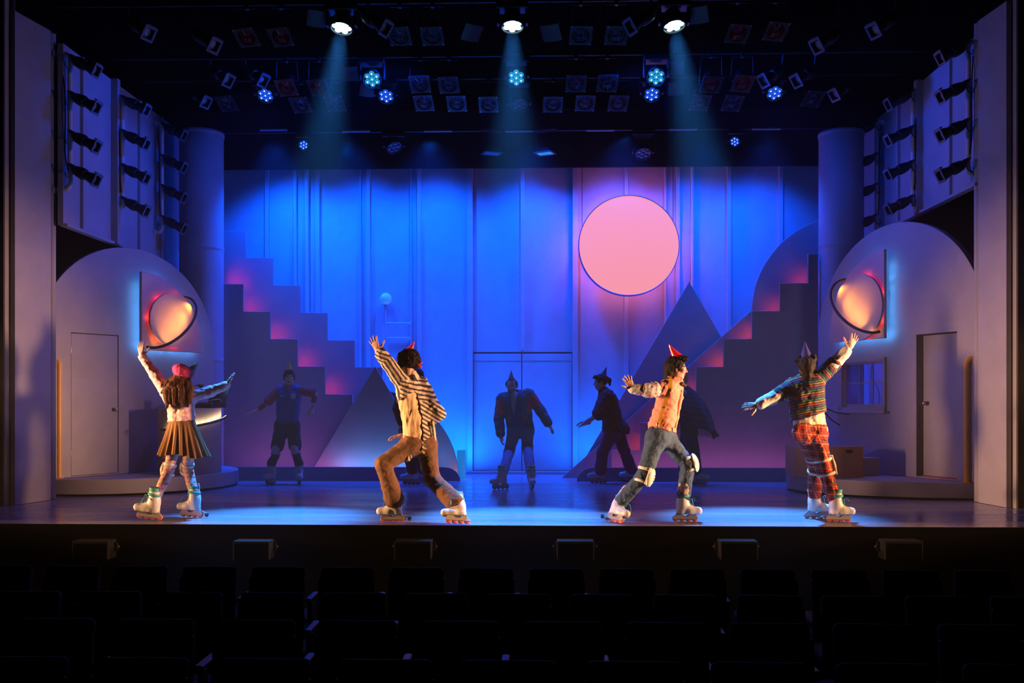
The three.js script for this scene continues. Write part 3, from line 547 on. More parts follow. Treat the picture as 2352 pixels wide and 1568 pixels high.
[[567, 85, 1], [645, 84, 1], [918, 82], [993, 82], [1334, 80], [1416, 80], [1695, 76, 1], [1782, 71, 1]].forEach(([x, y, r], i) => flood(x, y, RIG.near, 0.98, `square front par lamp with finned lens, ${NTH[i]} from left in the top row`, 'par lamps in the top row', !!r, 1.0, (x - 1176) / 2500));
[[658, 200, 1], [732, 200, 1], [965, 193], [1031, 194], [1323, 191], [1395, 191], [1634, 193, 1], [1706, 191, 1]].forEach(([x, y, r], i) => flood(x, y, RIG.mid, 1.02, `square front par lamp with finned lens, ${NTH[i]} from left in the middle row`, 'par lamps in the middle row', !!r, 0.95, (x - 1176) / 2500));
[[522, 237], [691, 240], [770, 237], [974, 236], [1049, 237], [1122, 239], [1270, 239], [1344, 236], [1420, 236], [1608, 235], [1682, 236], [1867, 226]].forEach(([x, y], i) => flood(x, y, RIG.far, 1.05, `square front par lamp with finned lens, ${NTH[i]} from left in the lowest row`, 'par lamps in the lowest row', false, 0.95, (x - 1176) / 2500));
// moving LED heads with seven lenses
const HEAD = { shell: lathe([[0, -0.2], [0.1, -0.19], [0.14, -0.1], [0.15, 0.0], [0.15, 0.03], [0.14, 0.035], [0.135, 0.0]], 28).rotateX(Math.PI / 2), face: cyl(0.138, 0.138, 0.01, 0, 0, 0, Math.PI / 2, 0, 0, 28), led: lathe([[0, 0.028], [0.022, 0.024], [0.04, 0.012], [0.044, 0.004]], 18).rotateX(Math.PI / 2), dot: ball(0.011, 0, 0, 0.03, 8) };
const headRim = mat(C(0.04, 0.04, 0.05), 0.35, 0.2);
const dead = mat(C(0.03, 0.03, 0.04), 0.1, 0, { clearcoat: 1 });
function movingHead(px, py, row, aim, lens, label, group, k = 1, dots = true) {
  const p = at(px, py, row.z), t = thing('moving_head', label, 'stage light', p, 0, group), top = row.y - p.y - 0.05;
  const q = new THREE.Quaternion().setFromRotationMatrix(new THREE.Matrix4().lookAt(aim.clone().normalize(), V(0, 0, 0), V(0, 1, 0)));
  const add = (n, g, m, parent = t) => { const o = part(n, g, m, parent); if (parent === t) o.quaternion.copy(q).normalize(); if (parent === t) o.scale.setScalar(k); return o; };
  add('shell', HEAD.shell, headRim); const f = add('face_plate', HEAD.face, headRim);
  for (let i = 0; i < 7; i++) { const a = i * Math.PI / 3 + 0.52, r = i === 6 ? 0 : 0.088; const l = new THREE.Mesh(HEAD.led, lens ?? dead); l.name = 'led_lens'; l.position.set(Math.cos(a) * r, Math.sin(a) * r, 0); f.add(l); if (lens && dots) { const d = new THREE.Mesh(HEAD.dot, DOTMAT); d.name = 'led_bulb'; d.position.copy(l.position); f.add(d); } }
  parts('arm', [rbox(0.04, top - 0.02, 0.12, 0.015, -0.19 * k, top / 2 - 0.01, 0), rbox(0.04, top - 0.02, 0.12, 0.015, 0.19 * k, top / 2 - 0.01, 0)], M.blackMetal, t);
  part('base', rbox(0.42 * k, 0.1, 0.24, 0.02, 0, top - 0.03, 0), M.blackMetal, t);
  return { p, aim: aim.clone().normalize() };
}
const DOTMAT = glow(C(0.75, 0.85, 1), 3), lensCyan = glow(C(0.02, 0.4, 0.75), 0.8), lensBlue = glow(C(0.01, 0.1, 0.9), 0.9), lensWhite = glow(C(0.55, 0.92, 1), 6);
[[785, 62, 615], [1177, 58, 1185], [1548, 57, 1755]].forEach(([x, y, tx], i) => {
  const p = at(x, y, RIG.near.z), to = floorAt(tx, 1190), aim = to.clone().sub(p).normalize();
  movingHead(x, y, RIG.near, aim, lensWhite, `brightly lit cyan white moving head, ${['left', 'centre', 'right'][i]} one of the three with visible beams`, 'bright moving heads', 1.0, false);
  spot(p.clone().addScaledVector(aim, 0.08), to, BEAM.color, BEAM.power, BEAM.angle, 0.7, 5);
});
[[855, 181], [1186, 178], [1507, 176]].forEach(([x, y], i) => movingHead(x, y, RIG.mid, V(0, -0.75, 1), lensCyan, `dim teal moving head, ${['left', 'centre', 'right'][i]} one in the middle row`, 'teal moving heads', 0.95));
[[610, 218], [887, 220], [1497, 216], [1779, 213]].forEach(([x, y], i) => movingHead(x, y, RIG.far, V(0, -0.9, 0.85), lensBlue, `blue lit moving head, ${NTH[i]} from left in the lower row`, 'blue moving heads', 0.92));
[[697, 333, 0.5], [1688, 325, -0.5]].forEach(([x, y, s], i) => movingHead(x, y, RIG.wall, V(s, -0.5, 1), lensBlue, `small blue lit moving head hanging above the ${i ? 'large pyramid flat' : 'stepped flats'}`, 'blue heads above the back wall', 0.62));
[[1192, 240, RIG.far], [905, 338, RIG.wall], [1477, 352, RIG.wall]].forEach(([x, y, r], i) => movingHead(x, y, r, V([0, 0.5, 0.1][i], -0.9, 0.6), null, ['unlit moving head in the centre of the lowest lamp row', 'unlit moving head above the globe lamp', 'unlit moving head above the pink moon'][i], 'unlit moving heads', 0.95));
// open floods above the back wall and cloth flags
[[1130, 352, 0.35], [1252, 352, -0.4]].forEach(([x, y, a], i) => {
  const p = at(x, y, RIG.wall.z), t = thing('cyc_flood', i ? 'hanging flood with a lit blue face above the double door' : 'hanging flood with a dim blue face left of the double door', 'flood light', p, a), top = RIG.wall.y - p.y;
  part('frame', [rbox(0.34, 0.02, 0.04, 0.006, 0, 0, 0.12), rbox(0.34, 0.02, 0.04, 0.006, 0, 0, -0.12), rbox(0.04, 0.02, 0.24, 0.006, 0.16, 0, 0), rbox(0.04, 0.02, 0.24, 0.006, -0.16, 0, 0)], headRim, t);
  part('lens_face', rbox(0.28, 0.012, 0.2, 0.004, 0, 0.0, 0), i ? glow(C(0.02, 0.25, 0.8), 0.9) : glow(C(0.0, 0.05, 0.5), 0.6), t);
  part('housing', rbox(0.26, 0.1, 0.2, 0.02, 0, 0.065, 0), M.blackMetal, t);
  part('clamp_bar', rbox(0.4, 0.05, 0.14, 0.01, 0, top, 0), headRim, t); parts('hanger', [rod(V(-0.17, 0, 0), V(-0.17, top, 0), 0.008, 6), rod(V(0.17, 0, 0), V(0.17, top, 0), 0.008, 6)], headRim, t);
});
[[728, 44, RIG.near, 0.35], [1604, 36, RIG.near, -0.35], [803, 170, RIG.mid, 0.1], [845, 208, RIG.far, 0.4], [1552, 158, RIG.mid, -0.1], [1553, 205, RIG.far, -0.1], [1085, 77, RIG.near, 0.5], [1265, 77, RIG.near, -0.3]].forEach(([x, y, r, a], i) => {
  const p = at(x, y, r.z), t = thing('light_flag', `${['dark cloth flag left of the bright left moving head', 'dark cloth flag right of the bright right moving head', 'dark flag in the beam of the left moving head', 'dark flag below the left teal moving head', 'dark flag in the beam of the right moving head', 'dark flag low in the beam of the right moving head', 'tilted dark flag left of the bright centre moving head', 'tilted dark flag right of the bright centre moving head'][i]}`, 'flag', p, a);
  part('cloth', new THREE.CylinderGeometry(0.5, 0.5, 0.24, 12, 1, true, -0.26, 0.52).translate(0, 0, -0.5).rotateX(0.9), plateMat, t);
  part('stem', rod(V(0, 0.05, 0), V(0, r.y - p.y, 0), 0.007, 6), M.blackMetal, t);
});
// small batten strips under the border
[[628, 298], [818, 301], [1006, 301], [1193, 301], [1379, 299], [1569, 297], [1760, 296]].forEach(([x, y], i) => {
  const p = at(x, y, RIG.wall.z + 0.25), t = thing('batten_strip', `short grey strip under the back pipe, ${NTH[i]} from left`, 'batten', p, 0, 'strips under the back pipe');
  part('strip', rbox(0.5, 0.03, 0.06, 0.008, 0, 0, 0), mat(C(0.2, 0.2, 0.22), 0.5), t);
  parts('hanger', [rod(V(-0.18, 0.01, 0), V(-0.18, RIG.wall.y - p.y + 0.02, -0.25), 0.006, 6), rod(V(0.18, 0.01, 0), V(0.18, RIG.wall.y - p.y + 0.02, -0.25), 0.006, 6)], M.blackMetal, t);
});
// profile lanterns on the overhead pipes, seen as dark shapes
[[320, 62, 'near', 1], [470, 90, 'near', 1], [860, 50, 'near', 1], [1475, 45, 'near', -1], [1900, 90, 'near', -1], [2030, 55, 'near', -1], [455, 222, 'far', 1], [585, 172, 'mid', 1], [1775, 172, 'mid', -1], [1850, 172, 'mid', -1], [1935, 205, 'far', -1], [505, 172, 'mid', 1]].forEach(([x, y, r, s], i) => {
  const row = RIG[r], p = at(x, y, row.z); p.y = row.y - 0.32;
  const q = at(x, y, row.z + (i === 2 || i === 3 ? 0.5 : 0));
  const lt = lantern(q, V(s * 0.8, -0.6, 0.35), `black overhead profile lantern, ${['far left by the side wall', 'left above the square par lamps', 'right of the left bright moving head', 'left of the right bright moving head', 'right above the square par lamps', 'far right by the side wall', 'at the left end of the lowest row', 'beside the leftmost blue moving head', 'beside the rightmost blue moving head', 'right of the rightmost blue moving head', 'at the right end of the lowest row', 'left end of the middle row'][i]}`, 'overhead lanterns', 'overhead_lantern');
  lt.updateMatrixWorld(); part('drop_rod', rod(V(0, 0.035, -0.235), lt.worldToLocal(lt.localToWorld(V(0, 0.035, -0.235)).setY(row.y).setZ(row.z)), 0.014, 8), M.blackMetal, lt);
});
// side booms in the wings that light the dancers, and front monitors
for (const side of [-1, 1]) {
  const t = thing('side_light_stand', side < 0 ? 'black floor stand with warm side lamps off the left edge of the stage' : 'black floor stand with warm side lamps off the right edge of the stage', 'light stand', V(side * SIDE.x, -0.95, SIDE.z));
  part('base', cyl(0.3, 0.32, 0.04, 0, 0.022, 0, 0, 0, 0, 28), M.blackMetal, t); part('post', cyl(0.025, 0.025, 4.0, 0, 2.02, 0), M.blackMetal, t);
  for (const y of SIDE.ys) { const l = part('lamp_head', [cyl(0.11, 0.08, 0.3, 0, 0, 0, 0, 0, -side * Math.PI / 2)], M.blackMetal, t); l.position.set(side * 0.05, y + 0.95, 0.0); const g = part('lamp_lens', cyl(0.09, 0.09, 0.01, 0, 0, 0, 0, 0, Math.PI / 2), glow(C(1, 0.5, 0.2), 1.5), t); g.position.set(-side * 0.105, y + 0.95, 0); }
}
[218, 584, 951, 1321, 1693, 2067].forEach((px, i) => {
  const p = at(px, 1239, 0.14), t = thing('front_speaker', `small black speaker box on the stage front, ${NTH[i]} from left`, 'speaker', V(p.x, p.y - 0.2, 0.14), 0, 'speaker boxes on the stage front');
  part('cabinet', rbox(0.39, 0.2, 0.24, 0.008, 0, 0.1, 0), mat(C(0.012, 0.012, 0.013), 0.8, 0, { specularIntensity: 0.1 }), t);
  part('grille', rbox(0.36, 0.16, 0.01, 0.006, 0, 0.095, 0.122), M.black, t);
  parts('bracket', [box(0.03, 0.1, 0.03, -0.21, 0.12, -0.05), box(0.03, 0.1, 0.03, 0.21, 0.12, -0.05)], M.blackMetal, t); parts('bolt', [cyl(0.015, 0.015, 0.02, -0.232, 0.12, -0.05, 0, 0, Math.PI / 2), cyl(0.015, 0.015, 0.02, 0.232, 0.12, -0.05, 0, 0, Math.PI / 2)], M.steel, t);
});
// ================= AUDITORIUM SEATS =================
{
  const back = rbox(0.47, 0.62, 0.07, 0.1, 0, 0.6, 0.0, -0.12, 0, 0, 4), shell = rbox(0.49, 0.5, 0.03, 0.08, 0, 0.58, 0.05, -0.12, 0, 0, 3), seatG = rbox(0.46, 0.09, 0.44, 0.04, 0, 0.42, -0.24, 0, 0, 0, 3);
  const armG = rbox(0.055, 0.035, 0.34, 0.015, 0, 0.62, -0.16), standG = rbox(0.04, 0.6, 0.06, 0.01, 0, 0.3, -0.08);
  const rows = [
    ['front row', 2.75, 1287, [208, 352, 498, 645, 797, 970, 1125, 1277, 1447, 1602, 1760, 1915, 2065, 2215, 60]],
    ['second row', 3.95, 1343, [45, 150, 310, 470, 638, 812, 993, 1180, 1365, 1550, 1720, 1900, 2075, 2250]],
    ['third row', 5.2, 1402, [30, 205, 395, 615, 838, 1055, 1275, 1525, 1740, 1955, 2170, 2330]],
    ['fourth row', 6.1, 1487, [0, 175, 400, 640, 890, 1170, 1420, 1660, 1900, 2140, 2340]]];
  for (const [name, z, py, xs] of rows) {
    xs.sort((a, b) => a - b);
    const y = at(1176, py, z).y, fl = y - 0.9, lo = at(-60, py, z).x, hi = at(2412, py, z).x, w = []; for (let x = at(xs[5], py, z).x - 0.56 * 12; x < hi; x += 0.56) if (x > lo) w.push(x);
    w.forEach((x, i) => {
      const t = thing('theatre_seat', `dark theatre seat, ${NTH[i] ?? 'last'} from left in the ${name} of seats`, 'seat', V(x, Math.max(fl, -0.95), z), -x * 0.012, `seats of the ${name}`); t.scale.setScalar(0.92);
      part('backrest', back, M.seat, t); part('back_shell', shell, M.seatFrame, t); part('seat', seatG, M.seat, t);
      const a = part('armrest', armG, M.seatFrame, t); a.position.x = 0.265; if (i === 0) { const b = part('armrest', armG, M.seatFrame, t); b.position.x = -0.265; const c = part('stanchion', standG, M.seatFrame, t); c.position.x = -0.265; }
      const s = part('stanchion', standG, M.seatFrame, t); s.position.x = 0.265;
    });
  }
}
// ================= PEOPLE =================
// signed distance pieces, joined smoothly and meshed by surface nets
function cone(a, b, ra, rb, k = 0.03) {
  const ba = b.clone().sub(a), l2 = Math.max(ba.lengthSq(), 1e-8), c = a.clone().add(b).multiplyScalar(0.5), R = Math.sqrt(l2) / 2 + Math.max(ra, rb);
  return { k, c, R, a, ba, l2, d(x, y, z) {
    const px = x - a.x, py = y - a.y, pz = z - a.z;
    let h = (px * ba.x + py * ba.y + pz * ba.z) / l2; h = h < 0 ? 0 : h > 1 ? 1 : h;
    const dx = px - ba.x * h, dy = py - ba.y * h, dz = pz - ba.z * h;
    return Math.sqrt(dx * dx + dy * dy + dz * dz) - (ra + (rb - ra) * h);
  } };
}
function ellip(c, r, q = null, k = 0.02) {
  const m = Math.min(r.x, r.y, r.z), iq = q ? q.clone().invert() : null, R = Math.max(r.x, r.y, r.z), v = new THREE.Vector3();
  return { k, c, R, d(x, y, z) {
    v.set(x - c.x, y - c.y, z - c.z); if (iq) v.applyQuaternion(iq);
    const a = v.x / r.x, b = v.y / r.y, g = v.z / r.z, k0 = Math.sqrt(a * a + b * b + g * g), a2 = v.x / (r.x * r.x), b2 = v.y / (r.y * r.y), g2 = v.z / (r.z * r.z), k1 = Math.sqrt(a2 * a2 + b2 * b2 + g2 * g2);
    return k1 < 1e-9 ? -m : k0 * (k0 - 1) / k1;
  } };
}
function mesher(prims, cell, { cut = null, displace = null, pad = 0.03 } = {}) {
  const lo = V(1e9, 1e9, 1e9), hi = V(-1e9, -1e9, -1e9);
  for (const p of prims) { lo.min(p.lo ?? V(p.c.x - p.R, p.c.y - p.R, p.c.z - p.R)); hi.max(p.hi ?? V(p.c.x + p.R, p.c.y + p.R, p.c.z + p.R)); }
  lo.subScalar(pad); hi.addScalar(pad);
  const B = 5, nx = Math.ceil((hi.x - lo.x) / cell / B) * B + 1, ny = Math.ceil((hi.y - lo.y) / cell / B) * B + 1, nz = Math.ceil((hi.z - lo.z) / cell / B) * B + 1;
  const grid = new Float32Array(nx * ny * nz).fill(1), sel = [];
  const field = (list, x, y, z) => {
    let d = 1e3;
    for (const p of list) { const e = p.d(x, y, z), k = p.k; if (d > 900) d = e; else { const h = k - Math.abs(d - e); d = Math.min(d, e) - (h > 0 ? h * h / (4 * k) : 0); } }
    if (cut) d = cut(d, x, y, z); if (displace && d < 0.03 && d > -0.03) d -= displace(x, y, z, d); return d;
  };
  const half = B * cell * 0.8661, slack = 0.032;
  for (let bz = 0; bz < nz - 1; bz += B) for (let by = 0; by < ny - 1; by += B) for (let bx = 0; bx < nx - 1; bx += B) {
    const cx = lo.x + (bx + B / 2) * cell, cy = lo.y + (by + B / 2) * cell, cz = lo.z + (bz + B / 2) * cell;
    sel.length = 0; let deep = false;
    for (const p of prims) { const ex = cx - p.c.x, ey = cy - p.c.y, ez = cz - p.c.z, rr = p.R + half + slack; if (ex * ex + ey * ey + ez * ez > rr * rr) continue; const e = p.d(cx, cy, cz); if (e < half + slack) sel.push(p); if (e < -half - slack) deep = true; }
    if (!sel.length) continue;
    const inside = deep && !cut;
    for (let z = bz; z <= bz + B; z++) for (let y = by; y <= by + B; y++) for (let x = bx; x <= bx + B; x++) {
      const i = (z * ny + y) * nx + x; if (grid[i] !== 1) continue;
      grid[i] = inside ? -0.05 : field(sel, lo.x + x * cell, lo.y + y * cell, lo.z + z * cell);
    }
  }
  const at2 = new Int32Array(nx * ny * nz).fill(-1), pos = [], idx = [];
  const off = []; for (let i = 0; i < 8; i++) off.push((((i >> 2) & 1) * ny + ((i >> 1) & 1)) * nx + (i & 1));
  const edges = [[0, 1], [2, 3], [4, 5], [6, 7], [0, 2], [1, 3], [4, 6], [5, 7], [0, 4], [1, 5], [2, 6], [3, 7]];
  for (let z = 0; z < nz - 1; z++) for (let y = 0; y < ny - 1; y++) for (let x = 0; x < nx - 1; x++) {
    const o = (z * ny + y) * nx + x; let m = 0;
    for (let i = 0; i < 8; i++) if (grid[o + off[i]] < 0) m |= 1 << i;
    if (m === 0 || m === 255) continue;
    let sx = 0, sy = 0, sz = 0, n = 0;
    for (const [a, b] of edges) {
      const ga = grid[o + off[a]], gb = grid[o + off[b]]; if (ga < 0 === gb < 0) continue;
      const t = ga / (ga - gb); n++;
      sx += (a & 1) + ((b & 1) - (a & 1)) * t; sy += ((a >> 1) & 1) + (((b >> 1) & 1) - ((a >> 1) & 1)) * t; sz += ((a >> 2) & 1) + (((b >> 2) & 1) - ((a >> 2) & 1)) * t;
    }
    at2[o] = pos.length / 3; pos.push(lo.x + (x + sx / n) * cell, lo.y + (y + sy / n) * cell, lo.z + (z + sz / n) * cell);
  }
  const quad = (a, b, c, d, f) => { if (a < 0 || b < 0 || c < 0 || d < 0) return; if (f) idx.push(a, c, b, a, d, c); else idx.push(a, b, c, a, c, d); };
  for (let z = 1; z < nz - 1; z++) for (let y = 1; y < ny - 1; y++) for (let x = 1; x < nx - 1; x++) {
    const o = (z * ny + y) * nx + x, g = grid[o] < 0, A = 1, Bq = nx, Cq = nx * ny;
    if (g !== grid[o + A] < 0) quad(at2[o - Bq - Cq], at2[o - Cq], at2[o], at2[o - Bq], g === false);
    if (g !== grid[o + Bq] < 0) quad(at2[o - A - Cq], at2[o - A], at2[o], at2[o - Cq], g === false);
    if (g !== grid[o + Cq] < 0) quad(at2[o - A - Bq], at2[o - Bq], at2[o], at2[o - A], g === false);
  }
  const geo = new THREE.BufferGeometry(); geo.setAttribute('position', new THREE.Float32BufferAttribute(pos, 3)); geo.setIndex(idx); geo.computeVertexNormals();
  return geo;
}
function paint(geo, fn) {
  const p = geo.attributes.position, n = geo.attributes.normal, c = new Float32Array(p.count * 3), v = V(), w = V();
  for (let i = 0; i < p.count; i++) { v.fromBufferAttribute(p, i); w.fromBufferAttribute(n, i); const k = fn(v, w); c[i * 3] = k[0]; c[i * 3 + 1] = k[1]; c[i * 3 + 2] = k[2]; }
  geo.setAttribute('color', new THREE.BufferAttribute(c, 3)); return geo;
}
function join(gs) {
  const pos = [], nor = [], col = [], idx = []; let base = 0;
  for (const g of gs) { const p = g.attributes.position, n = g.attributes.normal, c = g.attributes.color; for (let i = 0; i < p.count * 3; i++) { pos.push(p.array[i]); nor.push(n.array[i]); col.push(c.array[i]); } for (const k of g.index.array) idx.push(k + base); base += p.count; }
  const o = new THREE.BufferGeometry(); o.setAttribute('position', new THREE.Float32BufferAttribute(pos, 3)); o.setAttribute('normal', new THREE.Float32BufferAttribute(nor, 3)); o.setAttribute('color', new THREE.Float32BufferAttribute(col, 3)); o.setIndex(idx); return o;
}
const dyed = (rough = 0.85, extra = {}) => mat(C(1, 1, 1), rough, 0, { vertexColors: true, ...extra });
const clothMat = dyed(0.9), skinMat = dyed(0.55), hairMat = dyed(0.75, { specularIntensity: 0.4 }), denimMat = dyed(0.9);
const lerp = (a, b, t) => a.clone().lerp(b, t);
const folds = (f, amp, ax = 1, ay = 1, az = 1, s = 0) => (x, y, z) => amp * (0.75 + noise.noise(x * f * ax + s, y * f * ay, z * f * az) + 0.5 * noise.noise(x * f * 2.1 * ax, y * f * 2.1 * ay + s, z * f * 2.1 * az));

// hand: five fingers on a palm. w wrist, f forward, n the way the palm faces, s thumb side (+1 toward f x n)
function handPrims(w, f, n, s, { curl = 0.25, spread = 0.12, size = 1, thumb = 0.8, point = false } = {}) {
  f = f.clone().normalize(); n = n.clone().addScaledVector(f, -n.dot(f)).normalize(); const l = f.clone().cross(n).multiplyScalar(s).normalize();
  const P = [], k = 0.008 * size, L = (a, b, c) => w.clone().addScaledVector(f, a * size).addScaledVector(l, b * size).addScaledVector(n, c * size);
  const kn = [[0.092, 0.030], [0.096, 0.010], [0.091, -0.010], [0.082, -0.029]], len = [0.07, 0.08, 0.075, 0.06];
  P.push(cone(L(-0.03, 0, 0), L(0.03, 0, 0), 0.025 * size, 0.024 * size, 0.02));
  kn.forEach(([a, b], i) => P.push(cone(L(0.015, b * 0.55, 0), L(a, b, 0), 0.019 * size, 0.0125 * size, 0.014 * size)));
  kn.forEach(([a, b], i) => {
    let p = L(a, b, 0), ang = 0, side = spread * (1.5 - i); const cu = point && i > 0 ? 1.0 : curl * (1 + 0.15 * i);
    for (let j = 0; j < 3; j++) {
      ang += cu * (j === 0 ? 0.7 : 1); const d = f.clone().multiplyScalar(Math.cos(ang)).addScaledVector(n, Math.sin(ang)).addScaledVector(l, Math.sin(side) * Math.cos(ang)).normalize(), e = p.clone().addScaledVector(d, len[i] * [0.46, 0.3, 0.24][j] * size), r = [0.0098, 0.0088, 0.0078, 0.0066];
      P.push(cone(p, e, r[j] * size, r[j + 1] * size, k)); p = e;
    }
  });
  let p = L(0.02, 0.022, 0.006); const t1 = f.clone().multiplyScalar(0.72).addScaledVector(l, thumb).addScaledVector(n, 0.25).normalize(), e1 = p.clone().addScaledVector(t1, 0.045 * size), t2 = f.clone().multiplyScalar(0.9).addScaledVector(l, thumb * 0.75).addScaledVector(n, 0.2).normalize(), e2 = e1.clone().addScaledVector(t2, 0.034 * size), e3 = e2.clone().addScaledVector(t2, 0.026 * size);
  P.push(cone(p, e1, 0.017 * size, 0.0125 * size, 0.014), cone(e1, e2, 0.0118 * size, 0.0105 * size, k), cone(e2, e3, 0.0104 * size, 0.008 * size, k));
  return P;
}
// head in its own frame: y up, z forward
function headGeo(skin, { beard = null, lip = [0.32, 0.09, 0.08], brow = [0.02, 0.012, 0.01], cell = 0.0042, jaw = 1 } = {}) {
  const P = [ellip(V(0, 0.035, -0.012), V(0.075, 0.088, 0.094), null, 0.03), ellip(V(0, -0.03, 0.022), V(0.06, 0.088, 0.07), null, 0.03), cone(V(0, -0.096, 0.052), V(0, -0.07, 0.02), 0.022 * jaw, 0.045 * jaw, 0.03),
    cone(V(-0.04, -0.065, 0.0), V(-0.012, -0.098, 0.048), 0.024 * jaw, 0.02, 0.025), cone(V(0.04, -0.065, 0.0), V(0.012, -0.098, 0.048), 0.024 * jaw, 0.02, 0.025),
    cone(V(0, 0.012, 0.088), V(0, -0.028, 0.108), 0.008, 0.0125, 0.012), cone(V(-0.012, -0.034, 0.094), V(0.012, -0.034, 0.094), 0.009, 0.009, 0.008),
    cone(V(-0.036, 0.022, 0.076), V(0.036, 0.022, 0.076), 0.013, 0.013, 0.014), cone(V(-0.018, -0.06, 0.086), V(0.018, -0.06, 0.086), 0.0075, 0.0075, 0.006), cone(V(-0.016, -0.071, 0.085), V(0.016, -0.071, 0.085), 0.0078, 0.0078, 0.006),
    ellip(V(-0.04, -0.018, 0.062), V(0.026, 0.024, 0.026), null, 0.02), ellip(V(0.04, -0.018, 0.062), V(0.026, 0.024, 0.026), null, 0.02),
    ellip(V(0.078, -0.008, -0.012), V(0.011, 0.032, 0.02), new THREE.Quaternion().setFromEuler(new THREE.Euler(-0.15, 0.45, 0)), 0.008), ellip(V(-0.078, -0.008, -0.012), V(0.011, 0.032, 0.02), new THREE.Quaternion().setFromEuler(new THREE.Euler(-0.15, -0.45, 0)), 0.008),
    ellip(V(-0.031, 0.002, 0.076), V(0.0125, 0.0095, 0.0125), null, 0.004), ellip(V(0.031, 0.002, 0.076), V(0.0125, 0.0095, 0.0125), null, 0.004), cone(V(0, -0.06, -0.02), V(0, -0.17, -0.03), 0.052, 0.055, 0.03)];
  const g = mesher(P, cell);
  return paint(g, (p) => {
    const ax = Math.abs(p.x);
    if (p.z > 0.078 && ax < 0.026 && p.y < -0.052 && p.y > -0.079) return lip;
    if (p.z > 0.06 && ax > 0.012 && ax < 0.05 && p.y > 0.021 && p.y < 0.032) return brow;
    if (p.z > 0.07 && Math.hypot(ax - 0.031, (p.y - 0.002) * 1.3) < 0.011) return Math.hypot(ax - 0.031, p.y - 0.002) < 0.0055 ? [0.01, 0.006, 0.005] : [0.55, 0.5, 0.48];
    if (beard && p.y < -0.045 && p.z > -0.01 && noise.noise(p.x * 90, p.y * 90, p.z * 90) > -0.5) return beard;
    const k = 1 + 0.08 * noise.noise(p.x * 40, p.y * 40, p.z * 40); return [skin[0] * k, skin[1] * k, skin[2] * k];
  });
}
function hairGeo(style, color, cell = 0.005) {
  const P = [], add = (x, y, z, r) => P.push(ellip(V(x, y, z), V(r, r, r), null, 0.012));
  let s2 = 11; const r2 = () => { s2 = (s2 * 1664525 + 1013904223) >>> 0; return s2 / 4294967296; };
  const scalp = (grow) => P.push(ellip(V(0, 0.042, -0.022), V(0.075 + grow, 0.088 + grow, 0.092 + grow), null, 0.012));
  let amp = 0.006, f = 40, face = (x, y, z) => Math.max(z - 0.06 + Math.max(0, y - 0.065) * -1.4, -1);
  if (style === 'curly') { amp = 0.014; f = 75; scalp(0.012); for (let i = 0; i < 170; i++) { const a = r2() * 6.283, y = -0.6 + 1.6 * r2(), h = Math.sqrt(Math.max(0.02, 1 - y * y)); if (y < 0.2 && Math.sin(a) * h > 0.35) continue; add(Math.cos(a) * h * 0.098, 0.042 + y * 0.1, -0.02 + Math.sin(a) * h * 0.108, 0.016 + r2() * 0.012); } }
  if (style === 'short') { scalp(0.014); P.push(cone(V(0, -0.02, -0.085), V(0, -0.085, -0.075), 0.05, 0.035, 0.03), cone(V(0.078, 0.03, 0.01), V(0.08, -0.02, 0.018), 0.016, 0.01, 0.015), cone(V(-0.078, 0.03, 0.01), V(-0.08, -0.02, 0.018), 0.016, 0.01, 0.015)); for (let i = 0; i < 26; i++) add(-0.06 + 0.12 * r2(), 0.1 + r2() * 0.025, 0.04 + r2() * 0.05, 0.016); }
  if (style === 'mullet') { scalp(0.016); P.push(cone(V(-0.05, 0.02, -0.08), V(-0.045, -0.13, -0.09), 0.045, 0.03, 0.03), cone(V(0.05, 0.02, -0.08), V(0.045, -0.13, -0.09), 0.045, 0.03, 0.03), cone(V(0, 0, -0.1), V(0, -0.15, -0.1), 0.05, 0.035, 0.03), cone(V(0.076, 0.04, 0.02), V(0.078, -0.01, 0.03), 0.016, 0.008, 0.015), cone(V(-0.076, 0.04, 0.02), V(-0.078, -0.01, 0.03), 0.016, 0.008, 0.015)); for (let i = 0; i < 40; i++) add(-0.065 + 0.13 * r2(), 0.095 + r2() * 0.035, 0.03 + r2() * 0.065, 0.017); amp = 0.008; }
  if (style === 'thin') { P.push(ellip(V(0, 0.03, -0.034), V(0.088, 0.085, 0.09), null, 0.012)); for (let i = 0; i < 34; i++) { const a = r2() < 0.5 ? -1 : 1; add(a * (0.076 + 0.01 * r2()), -0.03 + 0.08 * r2(), -0.06 + 0.05 * r2(), 0.014); } }
  if (style === 'bun') { scalp(0.013); for (const s of [-1, 1]) { for (let i = 0; i < 22; i++) { const a = r2() * 6.28, b = r2() * 3.14; add(s * 0.075 + Math.cos(a) * Math.sin(b) * 0.026, 0.105 + Math.cos(b) * 0.026, -0.025 + Math.sin(a) * Math.sin(b) * 0.026, 0.014); } } P.push(cone(V(0, 0, -0.09), V(0, -0.09, -0.085), 0.06, 0.045, 0.03)); amp = 0.008; }
  if (style === 'ponytail') { scalp(0.012); P.push(cone(V(0, 0.06, -0.11), V(0, 0.03, -0.15), 0.025, 0.03, 0.02), cone(V(0, 0.03, -0.15), V(0, -0.05, -0.155), 0.03, 0.012, 0.02)); for (let i = 0; i < 24; i++) add(-0.05 + 0.1 * r2(), 0.075 + r2() * 0.03, 0.06 + r2() * 0.035, 0.017); }
  const g = mesher(P, cell, { cut: (d, x, y, z) => { const q = Math.max(z - (y > 0.055 ? 0.12 : 0.045 + Math.max(0, y) * 0.35), -0.2); const ear = 0.03 - Math.hypot(y + 0.005, z + 0.012); return Math.max(d, Math.min(q, 0.2), y < 0.05 && Math.abs(x) > 0.06 && style !== 'curly' && style !== 'thin' ? ear : -1); }, displace: folds(f, amp, 1, style === 'curly' ? 1 : 0.4, 1) });
